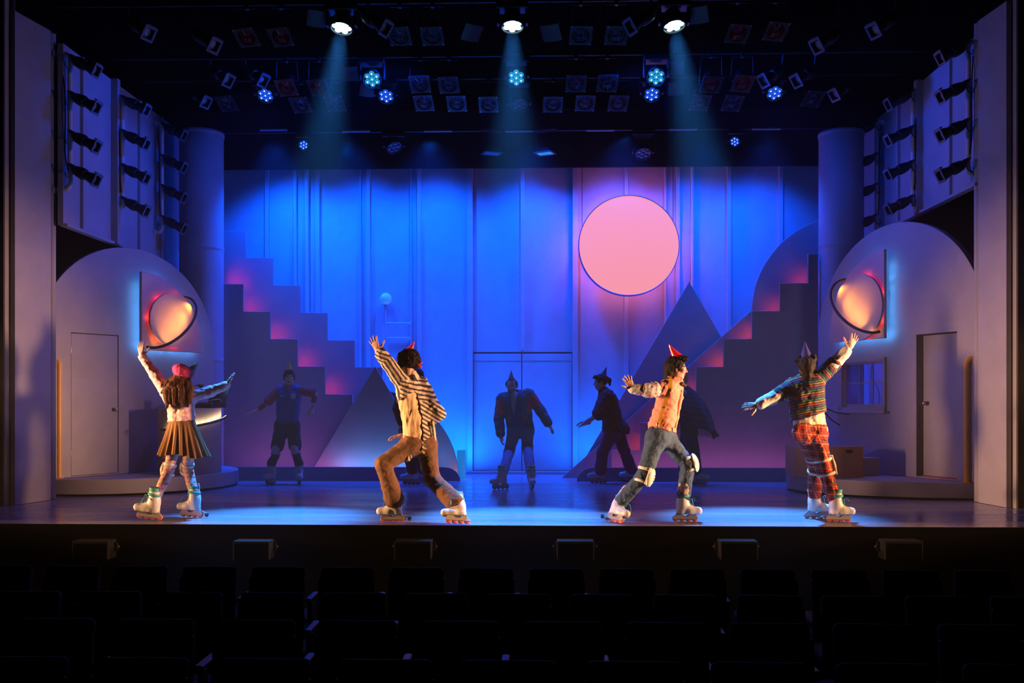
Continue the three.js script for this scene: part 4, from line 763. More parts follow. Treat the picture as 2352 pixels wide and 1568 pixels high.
  return paint(g, (p) => { const k = 0.75 + 0.5 * (0.5 + 0.5 * noise.noise(p.x * 60, p.y * 22, p.z * 60)); return [color[0] * k, color[1] * k, color[2] * k]; });
}
// ---- skates ----
const SK = (() => {
  const shell = mesher([cone(V(0, 0.125, 0.15), V(0, 0.13, 0.05), 0.036, 0.046, 0.03), cone(V(0, 0.118, 0.14), V(0, 0.118, -0.05), 0.038, 0.042, 0.03), cone(V(0, 0.13, 0.05), V(0, 0.2, -0.02), 0.046, 0.056, 0.04), cone(V(0, 0.12, -0.045), V(0, 0.22, -0.035), 0.046, 0.056, 0.04), cone(V(0, 0.2, -0.03), V(0, 0.315, -0.018), 0.056, 0.06, 0.04)], 0.007, { cut: (d, x, y, z) => Math.max(d, 0.088 - y, y - 0.33) });
  const liner = mesher([cone(V(0, 0.3, -0.02), V(0, 0.355, -0.012), 0.056, 0.058, 0.02)], 0.007, { cut: (d, x, y, z) => Math.max(d, y - 0.368, 0.3 - y) });
  const cuffStrap = new THREE.TorusGeometry(0.063, 0.011, 6, 28).scale(1, 1, 1.6).rotateX(Math.PI / 2 - 0.1).translate(0, 0.29, -0.018);
  const frameS = new THREE.Shape(); [[-0.125, 0.03], [0.125, 0.03], [0.14, 0.045], [0.12, 0.088], [0.055, 0.088], [0.03, 0.062], [-0.02, 0.062], [-0.04, 0.09], [-0.1, 0.09], [-0.14, 0.045]].forEach(([x, y], i) => i ? frameS.lineTo(x, y) : frameS.moveTo(x, y));
  const fr = [0.014, -0.02].map((z) => slab(frameS, 0.006, 0.001, 4).translate(0, 0, z)); const frame = merged(fr).rotateY(-Math.PI / 2);
  const sole = rbox(0.07, 0.014, 0.26, 0.006, 0, 0.092, 0.03);
  const wheel = lathe([[0.012, -0.011], [0.03, -0.0115], [0.037, -0.006], [0.0385, 0], [0.037, 0.006], [0.03, 0.0115], [0.012, 0.011]], 20).rotateZ(Math.PI / 2), hub = cyl(0.013, 0.013, 0.036, 0, 0, 0, 0, 0, Math.PI / 2, 12);
  const brake = rbox(0.035, 0.045, 0.04, 0.01, 0, 0.04, -0.185, -0.3), arm = rbox(0.02, 0.02, 0.07, 0.006, 0, 0.065, -0.15, -0.3);
  const laces = []; for (let i = 0; i < 5; i++) laces.push(tube([V(-0.03, 0.165 + i * 0.022, 0.075 - i * 0.017), V(0, 0.182 + i * 0.022, 0.083 - i * 0.016), V(0.03, 0.17 + i * 0.022, 0.072 - i * 0.017)], 0.004, 8, 5));
  laces.push(tube([V(0, 0.24, 0.045), V(0.05, 0.25, 0.08), V(0.08, 0.22, 0.09), V(0.1, 0.17, 0.1)], 0.004, 14, 5), tube([V(0, 0.24, 0.045), V(-0.04, 0.27, 0.085), V(-0.07, 0.24, 0.1)], 0.004, 14, 5));
  const rivets = merged([cyl(0.014, 0.014, 0.012, 0.055, 0.2, -0.03, 0, 0, Math.PI / 2, 14), cyl(0.014, 0.014, 0.012, -0.055, 0.2, -0.03, 0, 0, Math.PI / 2, 14)]);
  const tab = rbox(0.03, 0.06, 0.012, 0.005, 0, 0.37, -0.07, 0.25);
  return { shell, liner, cuffStrap, frame, sole, wheel, hub, brake, arm, laces: merged(laces), rivets, tab };
})();
const SKM = { white: mat(C(0.72, 0.68, 0.62), 0.38), teal: mat(C(0.06, 0.36, 0.3), 0.6), grey: mat(C(0.42, 0.4, 0.4), 0.4), pink: mat(C(0.75, 0.18, 0.16), 0.35), black: mat(C(0.02, 0.02, 0.02), 0.6), lilac: mat(C(0.5, 0.18, 0.36), 0.6), steel: M.steel, dark: mat(C(0.05, 0.05, 0.06), 0.5) };
// skate: p = where the wheels touch, yaw of the toe (0 = toward audience, + = toward stage left of picture's right), roll and pitch of the boot
function skate(parent, base, s) {
  const q = new THREE.Quaternion().setFromEuler(new THREE.Euler(s.pitch ?? 0, s.yaw, s.roll ?? 0, 'YXZ'));
  const pl = s.palette ?? { boot: SKM.white, frame: SKM.grey, wheel: SKM.pink, liner: SKM.teal };
  const g = part('inline_skate', SK.shell, pl.boot, parent);
  // rest the lowest wheel on the floor
  let low = 1e9; for (const z of [-0.105, -0.035, 0.035, 0.105]) for (const a of [-0.0115, 0.0115]) for (const dy of [-0.03, 0]) { const v = V(a, 0.0385 + dy - 0.008, z).applyQuaternion(q); low = Math.min(low, v.y); }
  g.quaternion.copy(q); g.position.copy(s.p).sub(base); g.position.y = -low + (s.lift ?? 0) + 0.002;
  const sub = (n, ge, m) => { const o = new THREE.Mesh(ge, m); o.name = n; g.add(o); return o; };
  sub('liner', SK.liner, pl.liner); sub('strap', SK.cuffStrap, pl.liner); sub('frame', SK.frame, pl.frame); sub('sole', SK.sole, pl.frame);
  for (const z of [-0.105, -0.035, 0.035, 0.105]) { const w = sub('wheel', SK.wheel, pl.wheel); w.position.set(0, 0.0385, z); const h = sub('axle', SK.hub, SKM.steel); h.position.set(0, 0.0385, z); }
  sub('laces', SK.laces, pl.lace ?? SKM.teal); sub('rivet', SK.rivets, SKM.teal); sub('pull_tab', SK.tab, SKM.lilac);
  if (s.brake) { sub('heel_brake', SK.brake, SKM.black); sub('brake_arm', SK.arm, pl.frame); }
  const tr = (x, y, z) => V(x, y, z).applyQuaternion(q).add(g.position);
  return { ankle: tr(0, 0.2, -0.03), top: tr(0, 0.34, -0.015) };
}
// party hat
function partyHat(parent, m, p, dir, h = 0.17, r = 0.062) {
  const g = lathe([[r, 0], [r * 0.66, h * 0.34], [r * 0.33, h * 0.67], [0.002, h]], 28); g.computeVertexNormals();
  const o = part('party_hat', g, m, parent); o.position.copy(p); o.quaternion.setFromUnitVectors(V(0, 1, 0), dir.clone().normalize()); return o;
}
function kneePad(parent, kp, ax, fw, m = SKM.white, r = 0.085) {
  // cap in front of the knee with two straps round the leg
  const z = fw.clone().addScaledVector(ax, -fw.dot(ax)).normalize(), x = ax.clone().cross(z).normalize(), mt = new THREE.Matrix4().makeBasis(x, ax, z);
  const g = new THREE.SphereGeometry(1, 24, 16, 0, Math.PI * 2, 0, Math.PI / 2).rotateX(Math.PI / 2).scale(r * 0.86, r * 1.28, 0.05);
  const o = part('knee_pad', merged([g, rbox(r * 1.7, r * 2.3, 0.022, 0.01, 0, 0, 0)]), m, parent); o.quaternion.setFromRotationMatrix(mt); o.position.copy(kp).addScaledVector(z, r * 0.86);
  for (const s of [-1, 1]) { const st = new THREE.Mesh(new THREE.TorusGeometry(r * 0.98, 0.011, 6, 30).scale(1, 1, 1.7).rotateX(Math.PI / 2), m); st.name = 'strap'; st.position.set(0, s * r * 0.82, -r * 0.86); o.add(st); }
  for (let i = -1; i <= 1; i++) { const d = new THREE.Mesh(SK_RIVET, SKM.dark); d.name = 'rivet'; d.position.set(0, i * 0.03, 0.05); o.add(d); }
  return o;
}
const SK_RIVET = ball(0.007, 0, 0, 0, 8);
function bundle(prims, cutFn, k = 0.04) {
  const lo = V(1e9, 1e9, 1e9), hi = V(-1e9, -1e9, -1e9);
  for (const p of prims) { lo.min(V(p.c.x - p.R, p.c.y - p.R, p.c.z - p.R)); hi.max(V(p.c.x + p.R, p.c.y + p.R, p.c.z + p.R)); }
  const c = lo.clone().add(hi).multiplyScalar(0.5);
  return { k, c, lo, hi, R: hi.distanceTo(lo) / 2, d(x, y, z) { let d = 1e3; for (const p of prims) { const e = p.d(x, y, z); if (d > 900) d = e; else { const h = p.k - Math.abs(d - e); d = Math.min(d, e) - (h > 0 ? h * h / (4 * p.k) : 0); } } return cutFn ? cutFn(d, x, y, z) : d; } };
}
const mid = (a, b) => lerp(a, b, 0.5);
class Figure {
  constructor(label, z, j, o = {}) {
    const pel = at(...j.hipL.slice(0, 2), z); this.base = V(at((j.hipL[0] + j.hipR[0]) / 2, 1000, z).x, 0, z);
    this.t = thing('person', label, 'person', this.base, 0, o.group); this.o = o; this.b = {}; const b = this.b;
    for (const [k, [x, y, dz = 0]] of Object.entries(j)) b[k] = at(x, y, z + dz).sub(this.base);
    this.bd = o.build ?? 1; this.cell = o.cell ?? 0.011;
    b.feet = o.skates.map((s) => { const p = s.world ?? floorAt(s.px, s.py); const r = skate(this.t, this.base, { ...s, p }); return r; });
    b.ankL = b.feet[0].ankle; b.ankR = b.feet[1].ankle; b.topL = b.feet[0].top; b.topR = b.feet[1].top;
    b.shM = mid(b.shL, b.shR); b.hipM = mid(b.hipL, b.hipR); b.up = b.shM.clone().sub(b.hipM).normalize(); b.lat = b.shR.clone().sub(b.shL).normalize();
    b.hlat = b.hipR.clone().sub(b.hipL).normalize(); b.fwd = o.fwd.clone().normalize();
    b.kneeF = o.kneeF ?? b.fwd;
  }
  torso(g = 0, low = 0, kk = 0.06) {
    const b = this.b, s = this.bd, sp = b.shM.clone().sub(b.hipM), at2 = (t) => b.hipM.clone().addScaledVector(sp, t), P = [], w = b.shL.distanceTo(b.shR) / 2, cw = Math.max(0.06, Math.min(0.1, w * 0.55)) * s;
    P.push(cone(lerp(b.shL, b.shM, 0.12), lerp(b.shR, b.shM, 0.12), 0.058 * s + g, 0.058 * s + g, kk));
    for (const k of [-1, 1]) {
      P.push(cone(at2(0.82).addScaledVector(b.lat, k * cw), at2(0.45).addScaledVector(b.lat, k * cw * 0.72), 0.1 * s + g, 0.092 * s + g, kk));
      P.push(cone(at2(0.45).addScaledVector(b.lat, k * cw * 0.72), at2(low).addScaledVector(b.hlat, k * 0.07 * s), 0.092 * s + g, 0.105 * s + g, kk));
    }
    P.push(cone(at2(0.92), b.neck, 0.07 * s + g, 0.055 + g * 0.6, kk));
    return P;
  }
  hips(g = 0) { const b = this.b, s = this.bd, P = [cone(lerp(b.hipL, b.hipM, 0.1), lerp(b.hipR, b.hipM, 0.1), 0.1 * s + g, 0.1 * s + g, 0.06)]; const w = lerp(b.hipM, b.shM, 0.22); for (const k of [-1, 1]) P.push(cone(w.clone().addScaledVector(b.hlat, k * 0.06 * s), lerp(k < 0 ? b.hipL : b.hipR, b.hipM, 0.25), 0.092 * s + g, 0.1 * s + g, 0.05)); if (this.o.butt) for (const k of [b.hipL, b.hipR]) P.push(ellip(k.clone().addScaledVector(b.fwd, -0.06).add(V(0, -0.01, 0)), V(0.085 * s + g, 0.095 * s + g, 0.075 * s + g), null, 0.05)); return P; }
  arm(sd, g = 0, from = 0, to = 2, flare = 0) {
    const b = this.b, s = b['sh' + sd], e = b['el' + sd], w = b['wr' + sd], P = [], a = lerp(s, e, Math.min(1, from));
    if (to > 0) P.push(cone(a, lerp(s, e, Math.min(1, to)), 0.052 * this.bd + g, 0.042 + g + (to <= 1 ? flare : 0), 0.03));
    if (to > 1) P.push(cone(from > 1 ? lerp(e, w, from - 1) : e, lerp(e, w, Math.min(1, to - 1)), 0.042 + g, 0.027 + g + flare, 0.03));
    return from > 1 ? P.slice(1) : P;
  }
  leg(sd, g = 0, to = 2, flare = 0, from = 0) {
    const b = this.b, h = b['hip' + sd], k = b['kn' + sd], a = b['ank' + sd], s = this.bd, P = [];
    P.push(cone(lerp(h, k, from), lerp(h, k, Math.min(1, to)), (0.088 - 0.03 * from) * s + g, 0.058 * s + g + (to <= 1 ? flare : 0), 0.05));
    if (to > 1) { const e = lerp(k, a, to - 1); P.push(cone(k, e, 0.056 * s + g, 0.04 + g + flare, 0.04)); if (!flare) P.push(cone(lerp(k, a, 0.15).addScaledVector(b.kneeF, -0.018), lerp(k, a, 0.5).addScaledVector(b.kneeF, -0.012), 0.045 * s + g, 0.04 + g, 0.04)); }
    return P;
  }
  body(skin, hands, head) {
    const b = this.b, gs = [], tone = (p) => { const k = 1 + 0.07 * noise.noise(p.x * 25, p.y * 25, p.z * 25); return [skin[0] * k, skin[1] * k, skin[2] * k]; };
    const P = [...this.torso(-0.012), ...this.hips(-0.012), ...this.arm('L', -0.003), ...this.arm('R', -0.003), ...this.leg('L', -0.003), ...this.leg('R', -0.003), cone(b.neck, lerp(b.neck, b.head, 0.6), 0.056, 0.05, 0.03)];
    gs.push(paint(mesher(P, this.cell), tone));
    for (const sd of ['L', 'R']) { const h = hands[sd]; if (!h) continue; gs.push(paint(mesher(handPrims(b['wr' + sd], h.f, h.n, h.s, h), this.cell > 0.012 ? 0.005 : 0.0042), tone)); }
    const q = new THREE.Quaternion().setFromEuler(new THREE.Euler(head.pitch ?? 0, head.yaw, head.roll ?? 0, 'YXZ')), hg = headGeo(skin, { ...head, cell: this.cell > 0.012 ? 0.0055 : 0.0042 });
    hg.applyMatrix4(new THREE.Matrix4().compose(b.head, q, V(1, 1, 1).multiplyScalar(head.size ?? 1))); gs.push(hg);
    this.hq = q; this.hs = head.size ?? 1;
    part('body', join(gs), skinMat, this.t);
    if (head.hair) { const h = part('hair', hairGeo(head.hair, head.hairColor), hairMat, this.t); h.position.copy(b.head); h.quaternion.copy(q); h.scale.setScalar(this.hs); }
    return this;
  }
  onHead(x, y, z) { return V(x, y, z).multiplyScalar(this.hs).applyQuaternion(this.hq).add(this.b.head); }
  wear(name, prims, color, { cell = this.cell * 0.75, cut, amp = 0.008, f = 14, ax = 1, ay = 1, az = 1, m = clothMat } = {}) {
    const g = mesher(prims, cell, { cut, displace: amp ? folds(f, amp, ax, ay, az, this.base.x) : null });
    const fn = typeof color === 'function' ? color : (p) => { const k = 1 + 0.1 * noise.noise(p.x * 30, p.y * 30, p.z * 30); return [color[0] * k, color[1] * k, color[2] * k]; };
    return part(name, paint(g, fn), m, this.t);
  }
  below(p, n) { return (d, x, y, z) => Math.max(d, (p.x - x) * n.x + (p.y - y) * n.y + (p.z - z) * n.z); }   // keep what lies on the n side of p
  along(a, b, p) { const d = b.clone().sub(a); return p.clone().sub(a).dot(d) / d.lengthSq() * d.length(); }
}
const SKIN = { fair: [0.55, 0.31, 0.22], tan: [0.46, 0.25, 0.16], light: [0.6, 0.36, 0.27] };
const away = V(0, 0, -1), toward = V(0, 0, 1), rightward = V(1, 0, 0), leftward = V(-1, 0, 0);
const rad = (d) => d * Math.PI / 180;
const weave = (c, k = 0.1) => (p) => { const q = 1 + k * noise.noise(p.x * 34, p.y * 34, p.z * 34); return [c[0] * q, c[1] * q, c[2] * q]; };

// ---- 1: dancer in pink top, brown skirt and beret, seen from behind ----
{
  const f = new Figure('person in pink top, brown pleated skirt and magenta beret skating with both arms raised', -0.5, {
    head: [417, 869], neck: [411, 898], shL: [386, 911], shR: [440, 911], elL: [358, 862, -0.02], wrL: [326, 817, 0.02], elR: [482, 899, -0.05], wrR: [521, 884, -0.05],
    hipL: [405, 1003], hipR: [437, 1003, -0.05], knL: [388, 1078, 0.08], knR: [431, 1076, -0.2] },
  { fwd: V(-0.2, 0, -1), kneeF: V(-0.75, 0, -0.6), build: 0.86, cell: 0.0105, skates: [{ px: 343, py: 1196, yaw: rad(-80), roll: -0.1, pitch: -0.15 }, { px: 440, py: 1189, yaw: rad(-98), roll: 0.05, pitch: -0.03, brake: true }], butt: true });
  const b = f.b;
  f.body(SKIN.light, { L: { f: V(-0.12, 1, 0), n: V(0.2, 0, -1), s: -1, curl: 0.05, spread: 0.1, thumb: 1.2, size: 0.95 }, R: { f: V(0.5, 1, -0.1), n: V(0.8, -0.4, -0.4), s: 1, curl: 0.12, spread: 0.05, size: 0.95 } }, { yaw: rad(200), pitch: -0.05, roll: 0.1, hair: 'short', hairColor: [0.05, 0.016, 0.008], size: 0.95 });
  const tights = [0.66, 0.42, 0.36], dot = (p) => { // polka dots printed on the tights
    const s = 0.052, gx = Math.atan2(p.x, p.z) * 0.07, q = [Math.round((p.x + p.z * 0.4) / s), Math.round(p.y / s), Math.round((p.z - p.x * 0.3) / s)];
    const ox = q[1] % 2 ? 0.5 : 0; const cx = (Math.round((p.x + p.z * 0.4) / s - ox) + ox) * s - (p.x + p.z * 0.4), cy = q[1] * s - p.y; return Math.hypot(cx, cy) < 0.0105 ? [0.5, 0.06, 0.09] : tights; };
  f.wear('tights', [...f.hips(-0.004), ...f.leg('L', 0.006), ...f.leg('R', 0.006)], dot, { amp: 0, cell: 0.0065 });
  const hem = lerp(b.hipM, b.shM, 0.42);
  f.wear('knit_top', [bundle(f.torso(0.008), f.below(hem, b.up)), ...f.arm('L', 0.014, 0, 1.96), ...f.arm('R', 0.014, 0, 1.96)], weave([0.78, 0.48, 0.52], 0.05), { amp: 0.009, f: 20, ay: 1.6 });
  f.wear('waistband', [bundle(f.torso(0.003), (d, x, y, z) => Math.max(d, y - hem.y - 0.02, hem.y - 0.05 - y))], [0.3, 0.03, 0.04], { amp: 0 });
  // pleated skirt
  const top = lerp(b.hipM, b.shM, 0.4), N = 168, R = 22, pos = [], idx = [], col = [];
  for (let i = 0; i <= R; i++) for (let k = 0; k < N; k++) {
    const v = i / R, a = k / N * Math.PI * 2, pl = Math.abs(((k / N * 22) % 1) - 0.5) * 2, flare = 0.15 + 0.135 * v ** 1.1 + 0.028 * v * (pl - 0.5) * 2 + 0.018 * v * Math.sin(a * 3 + 1), rz = 0.78;
    const c = top.clone().addScaledVector(V(0.06, -1, 0), v * 0.40 + 0.02 * Math.sin(a * 2 + 0.6) * v); if (i < 3) { }
    pos.push(c.x + Math.cos(a) * flare * 0.98, c.y + 0.014 * v * Math.sin(a * 5), c.z + Math.sin(a) * flare * rz); const k2 = 1 + 0.12 * noise.noise(pos.at(-3) * 40, pos.at(-2) * 40, pos.at(-1) * 40); col.push(0.2 * k2, 0.095 * k2, 0.035 * k2);
  }
  for (let i = 0; i < R; i++) for (let k = 0; k < N; k++) { const a = i * N + k, c = i * N + (k + 1) % N; idx.push(a, a + N, c, c, a + N, c + N); }
  const sg = new THREE.BufferGeometry(); sg.setAttribute('position', new THREE.Float32BufferAttribute(pos, 3)); sg.setAttribute('color', new THREE.Float32BufferAttribute(col, 3)); sg.setIndex(idx); sg.computeVertexNormals();
  part('pleated_skirt', sg, clothMat, f.t);
  // beret with party hat behind it
  const be = mesher([ellip(f.onHead(-0.005, 0.085, -0.035), V(0.115, 0.078, 0.112), new THREE.Quaternion().setFromEuler(new THREE.Euler(0, 0, -0.45)), 0.03), ellip(f.onHead(-0.05, 0.05, -0.05), V(0.06, 0.045, 0.07), null, 0.03)], 0.006, { displace: folds(22, 0.006) });
  part('beret', paint(be, weave([0.42, 0.02, 0.13], 0.15)), clothMat, f.t);
  partyHat(f.t, mat(C(0.02, 0.22, 0.3), 0.35), f.onHead(-0.09, 0.09, 0.02), V(0.72, 0.95, -0.2), 0.16, 0.055);
  // long loose hair
  const H = []; let s3 = 5; const r3 = () => { s3 = (s3 * 1664525 + 1013904223) >>> 0; return s3 / 4294967296; };
  for (let i = 0; i < 46; i++) { const u = r3() * 2 - 1, s0 = f.onHead(u * -0.075, 0.02 - 0.03 * r3(), -0.075 - 0.02 * r3() * (1 - u * u)), l = 0.2 + 0.14 * r3(), e = s0.clone().add(V(u * 0.09 - 0.02 + (r3() - 0.5) * 0.06, -l, 0.03 + 0.03 * r3())), m2 = mid(s0, e).add(V(u * 0.05 + (r3() - 0.5) * 0.04, 0.01, 0.045)); H.push(cone(s0, m2, 0.022, 0.02, 0.012), cone(m2, e, 0.02, 0.007, 0.012)); }
  for (let i = 0; i < 8; i++) { const s0 = f.onHead(0.07, 0.0, -0.04), e = s0.clone().add(V(-0.09 - 0.05 * r3(), -0.02 - 0.16 * r3(), 0.03 + 0.04 * r3())); H.push(cone(s0, e, 0.022, 0.008, 0.015)); }
  const hg = mesher(H, 0.0065, { displace: folds(45, 0.006, 1, 0.3, 1) }); part('long_hair', paint(hg, (p) => { const k = 0.7 + 0.7 * (0.5 + 0.5 * noise.noise(p.x * 70, p.y * 18, p.z * 70)); return [0.055 * k, 0.016 * k, 0.008 * k]; }), hairMat, f.t);
  kneePad(f.t, b.knL, b.hipL.clone().sub(b.knL).normalize(), V(-1, 0, -0.35), SKM.white, 0.066); kneePad(f.t, b.knR, b.hipR.clone().sub(b.knR).normalize(), V(-0.9, 0, -0.5), SKM.white, 0.066);
}
// ---- 2: dancer in striped shirt and brown trousers lunging ----
{
  const f = new Figure('person in open black striped shirt and brown trousers lunging with one arm raised', -0.35, {
    head: [936, 836, 0], neck: [944, 862], shL: [921, 876, 0.08], shR: [966, 884, -0.08], elL: [894, 836, 0.12], wrL: [869, 806, 0.14], elR: [1004, 950, -0.05], wrR: [925, 1000, -0.2],
    hipL: [946, 1022, 0.05], hipR: [980, 1022, -0.02], knL: [880, 1066, 0.22], knR: [992, 1100, 0.05] },
  { fwd: V(-0.75, 0, -0.4), kneeF: V(-0.9, 0, 0.3), build: 0.98, cell: 0.0105, skates: [{ px: 903, py: 1199, yaw: rad(-88), brake: true }, { px: 1052, py: 1206, yaw: rad(-70), roll: 0.55, pitch: -0.1, lift: 0 }] });
  const b = f.b;
  f.body(SKIN.tan, { L: { f: V(-0.45, 1, 0.1), n: V(0.25, 0.1, -1), s: -1, curl: 0.06, spread: 0.26, thumb: 1.5, size: 1.02 }, R: { f: V(-1, -0.15, 0.1), n: V(0, -1, 0.2), s: 1, curl: 0.25, spread: 0.12 } }, { yaw: rad(-135), pitch: 0.1, roll: 0.15, hair: 'curly', hairColor: [0.008, 0.004, 0.003] });
  const stripe = (dir, per, ph = 0) => (p) => ((((p.dot(dir) / per + ph) % 1) + 1) % 1) < 0.47 ? [0.025, 0.02, 0.02] : [0.58, 0.44, 0.28];
  const tee = [0.6, 0.4, 0.2];
  f.wear('t_shirt', [bundle(f.torso(0.006, -0.1), f.below(b.hipM.clone().add(V(-0.03, -0.04, 0)), V(0.45, 1, 0).normalize())), ], weave(tee, 0.06), { amp: 0.012, f: 13, ax: 1.6, ay: 0.5 });
  const armAng = (a, c, n) => (p) => { const ax = c.clone().sub(a).normalize(), r = p.clone().sub(a); r.addScaledVector(ax, -r.dot(ax)); const u = V(0, 0, 1).addScaledVector(ax, -ax.z).normalize(), w = ax.clone().cross(u); const q = Math.atan2(r.dot(u), r.dot(w)) / (2 * Math.PI) * n; return (((q % 1) + 1) % 1) < 0.5 ? [0.025, 0.02, 0.02] : [0.58, 0.44, 0.28]; };
  const sL = armAng(b.shL, b.elL, 11), sT = stripe(V(0.35, 0.9, 0.25).normalize(), 0.042), sR = stripe(V(0.55, 0.85, 0).normalize(), 0.04, 0.3);
  const open = (d, x, y, z) => { // open front: the left lower front is left bare
    const hemY = b.hipM.y - 0.06 + 0.35 * (x - b.hipM.x); return Math.max(d, hemY - y, Math.min(b.shM.y - 0.14 - y + (x - b.shM.x) * 0.55 + 0.02, 0.16 - Math.hypot(x - (b.hipM.x - 0.12), (y - b.hipM.y - 0.1) * 0.3) + 0.02)); };
  f.wear('striped_shirt', [bundle(f.torso(0.02, -0.08), open), ...f.arm('L', 0.026, 0, 1.75, 0.012), ...f.arm('R', 0.036, 0, 1.35, 0.02), cone(b.elR, lerp(b.elR, b.shM, 0.35).add(V(0.02, -0.12, 0.02)), 0.06, 0.05, 0.05)],
    (p) => { const dl = b.shL.distanceTo(p) < 0.3 && (p.x < b.shL.x || p.y > b.shL.y + 0.02) ? 1 : 0; return dl ? sL(p) : p.y > b.shM.y - 0.2 ? sT(p) : sR(p); }, { amp: 0.013, f: 12, cell: 0.007 });
  // loose shirt tail
  f.wear('shirt_tail', [cone(b.hipM.clone().add(V(-0.13, 0.16, 0.06)), b.hipM.clone().add(V(-0.11, -0.14, 0.12)), 0.035, 0.03, 0.02), cone(b.hipM.clone().add(V(0.13, 0.22, 0.0)), b.hipM.clone().add(V(0.16, -0.04, 0.0)), 0.05, 0.025, 0.02)], stripe(V(1, 0.12, 0).normalize(), 0.034), { amp: 0.01, cell: 0.006 });
  const cord = (p) => { const k = 1 + 0.15 * noise.noise(p.x * 30, p.y * 30, p.z * 30); return [0.14 * k, 0.064 * k, 0.027 * k]; };
  f.wear('trousers', [bundle(f.hips(0.014), f.below(lerp(b.hipM, b.shM, 0.14), V(0, -1, 0))), ...f.leg('L', 0.024, 1.88, 0.04), ...f.leg('R', 0.024, 1.8, 0.04)], cord, { amp: 0.009, f: 13, ay: 1.3, cut: (d, x, y, z) => Math.max(d, Math.min(0.135 - y, 0.5)) });
  for (const [s, t] of [['L', 1]]) f.wear('wrist_guard', [cone(lerp(b.elL, b.wrL, 0.72), lerp(b.elL, b.wrL, 0.98), 0.042, 0.04, 0.01)], [0.36, 0.4, 0.42], { amp: 0.003, cell: 0.006 });
  partyHat(f.t, mat(C(0.36, 0.015, 0.03), 0.28, 0, { clearcoat: 0.6 }), f.onHead(0.0, 0.115, 0.01), at(951, 786, -0.35).sub(f.base).sub(f.onHead(0, 0.115, 0.01)), 0.175, 0.064);
  const bd = part('headband', new THREE.TorusGeometry(0.106, 0.014, 8, 40).scale(1, 1, 1.3).rotateX(Math.PI / 2 - 0.1), mat(C(0.4, 0.01, 0.015), 0.6), f.t); bd.position.copy(f.onHead(0, 0.025, -0.01)); bd.quaternion.setFromEuler(new THREE.Euler(0.0, 0, -0.42));
  part('bandana_knot', [ellipGeo(0.045, 0.02, 0.02, -0.5), ellipGeo(0.04, 0.016, 0.02, 0.3).translate(0.01, 0.03, 0)], bd.material, f.t).position.copy(f.onHead(-0.03, -0.02, -0.115).add(V(0.03, -0.01, 0)));
}
function ellipGeo(a, b2, c, rz) { return new THREE.SphereGeometry(1, 14, 10).scale(a, b2, c).rotateZ(rz); }
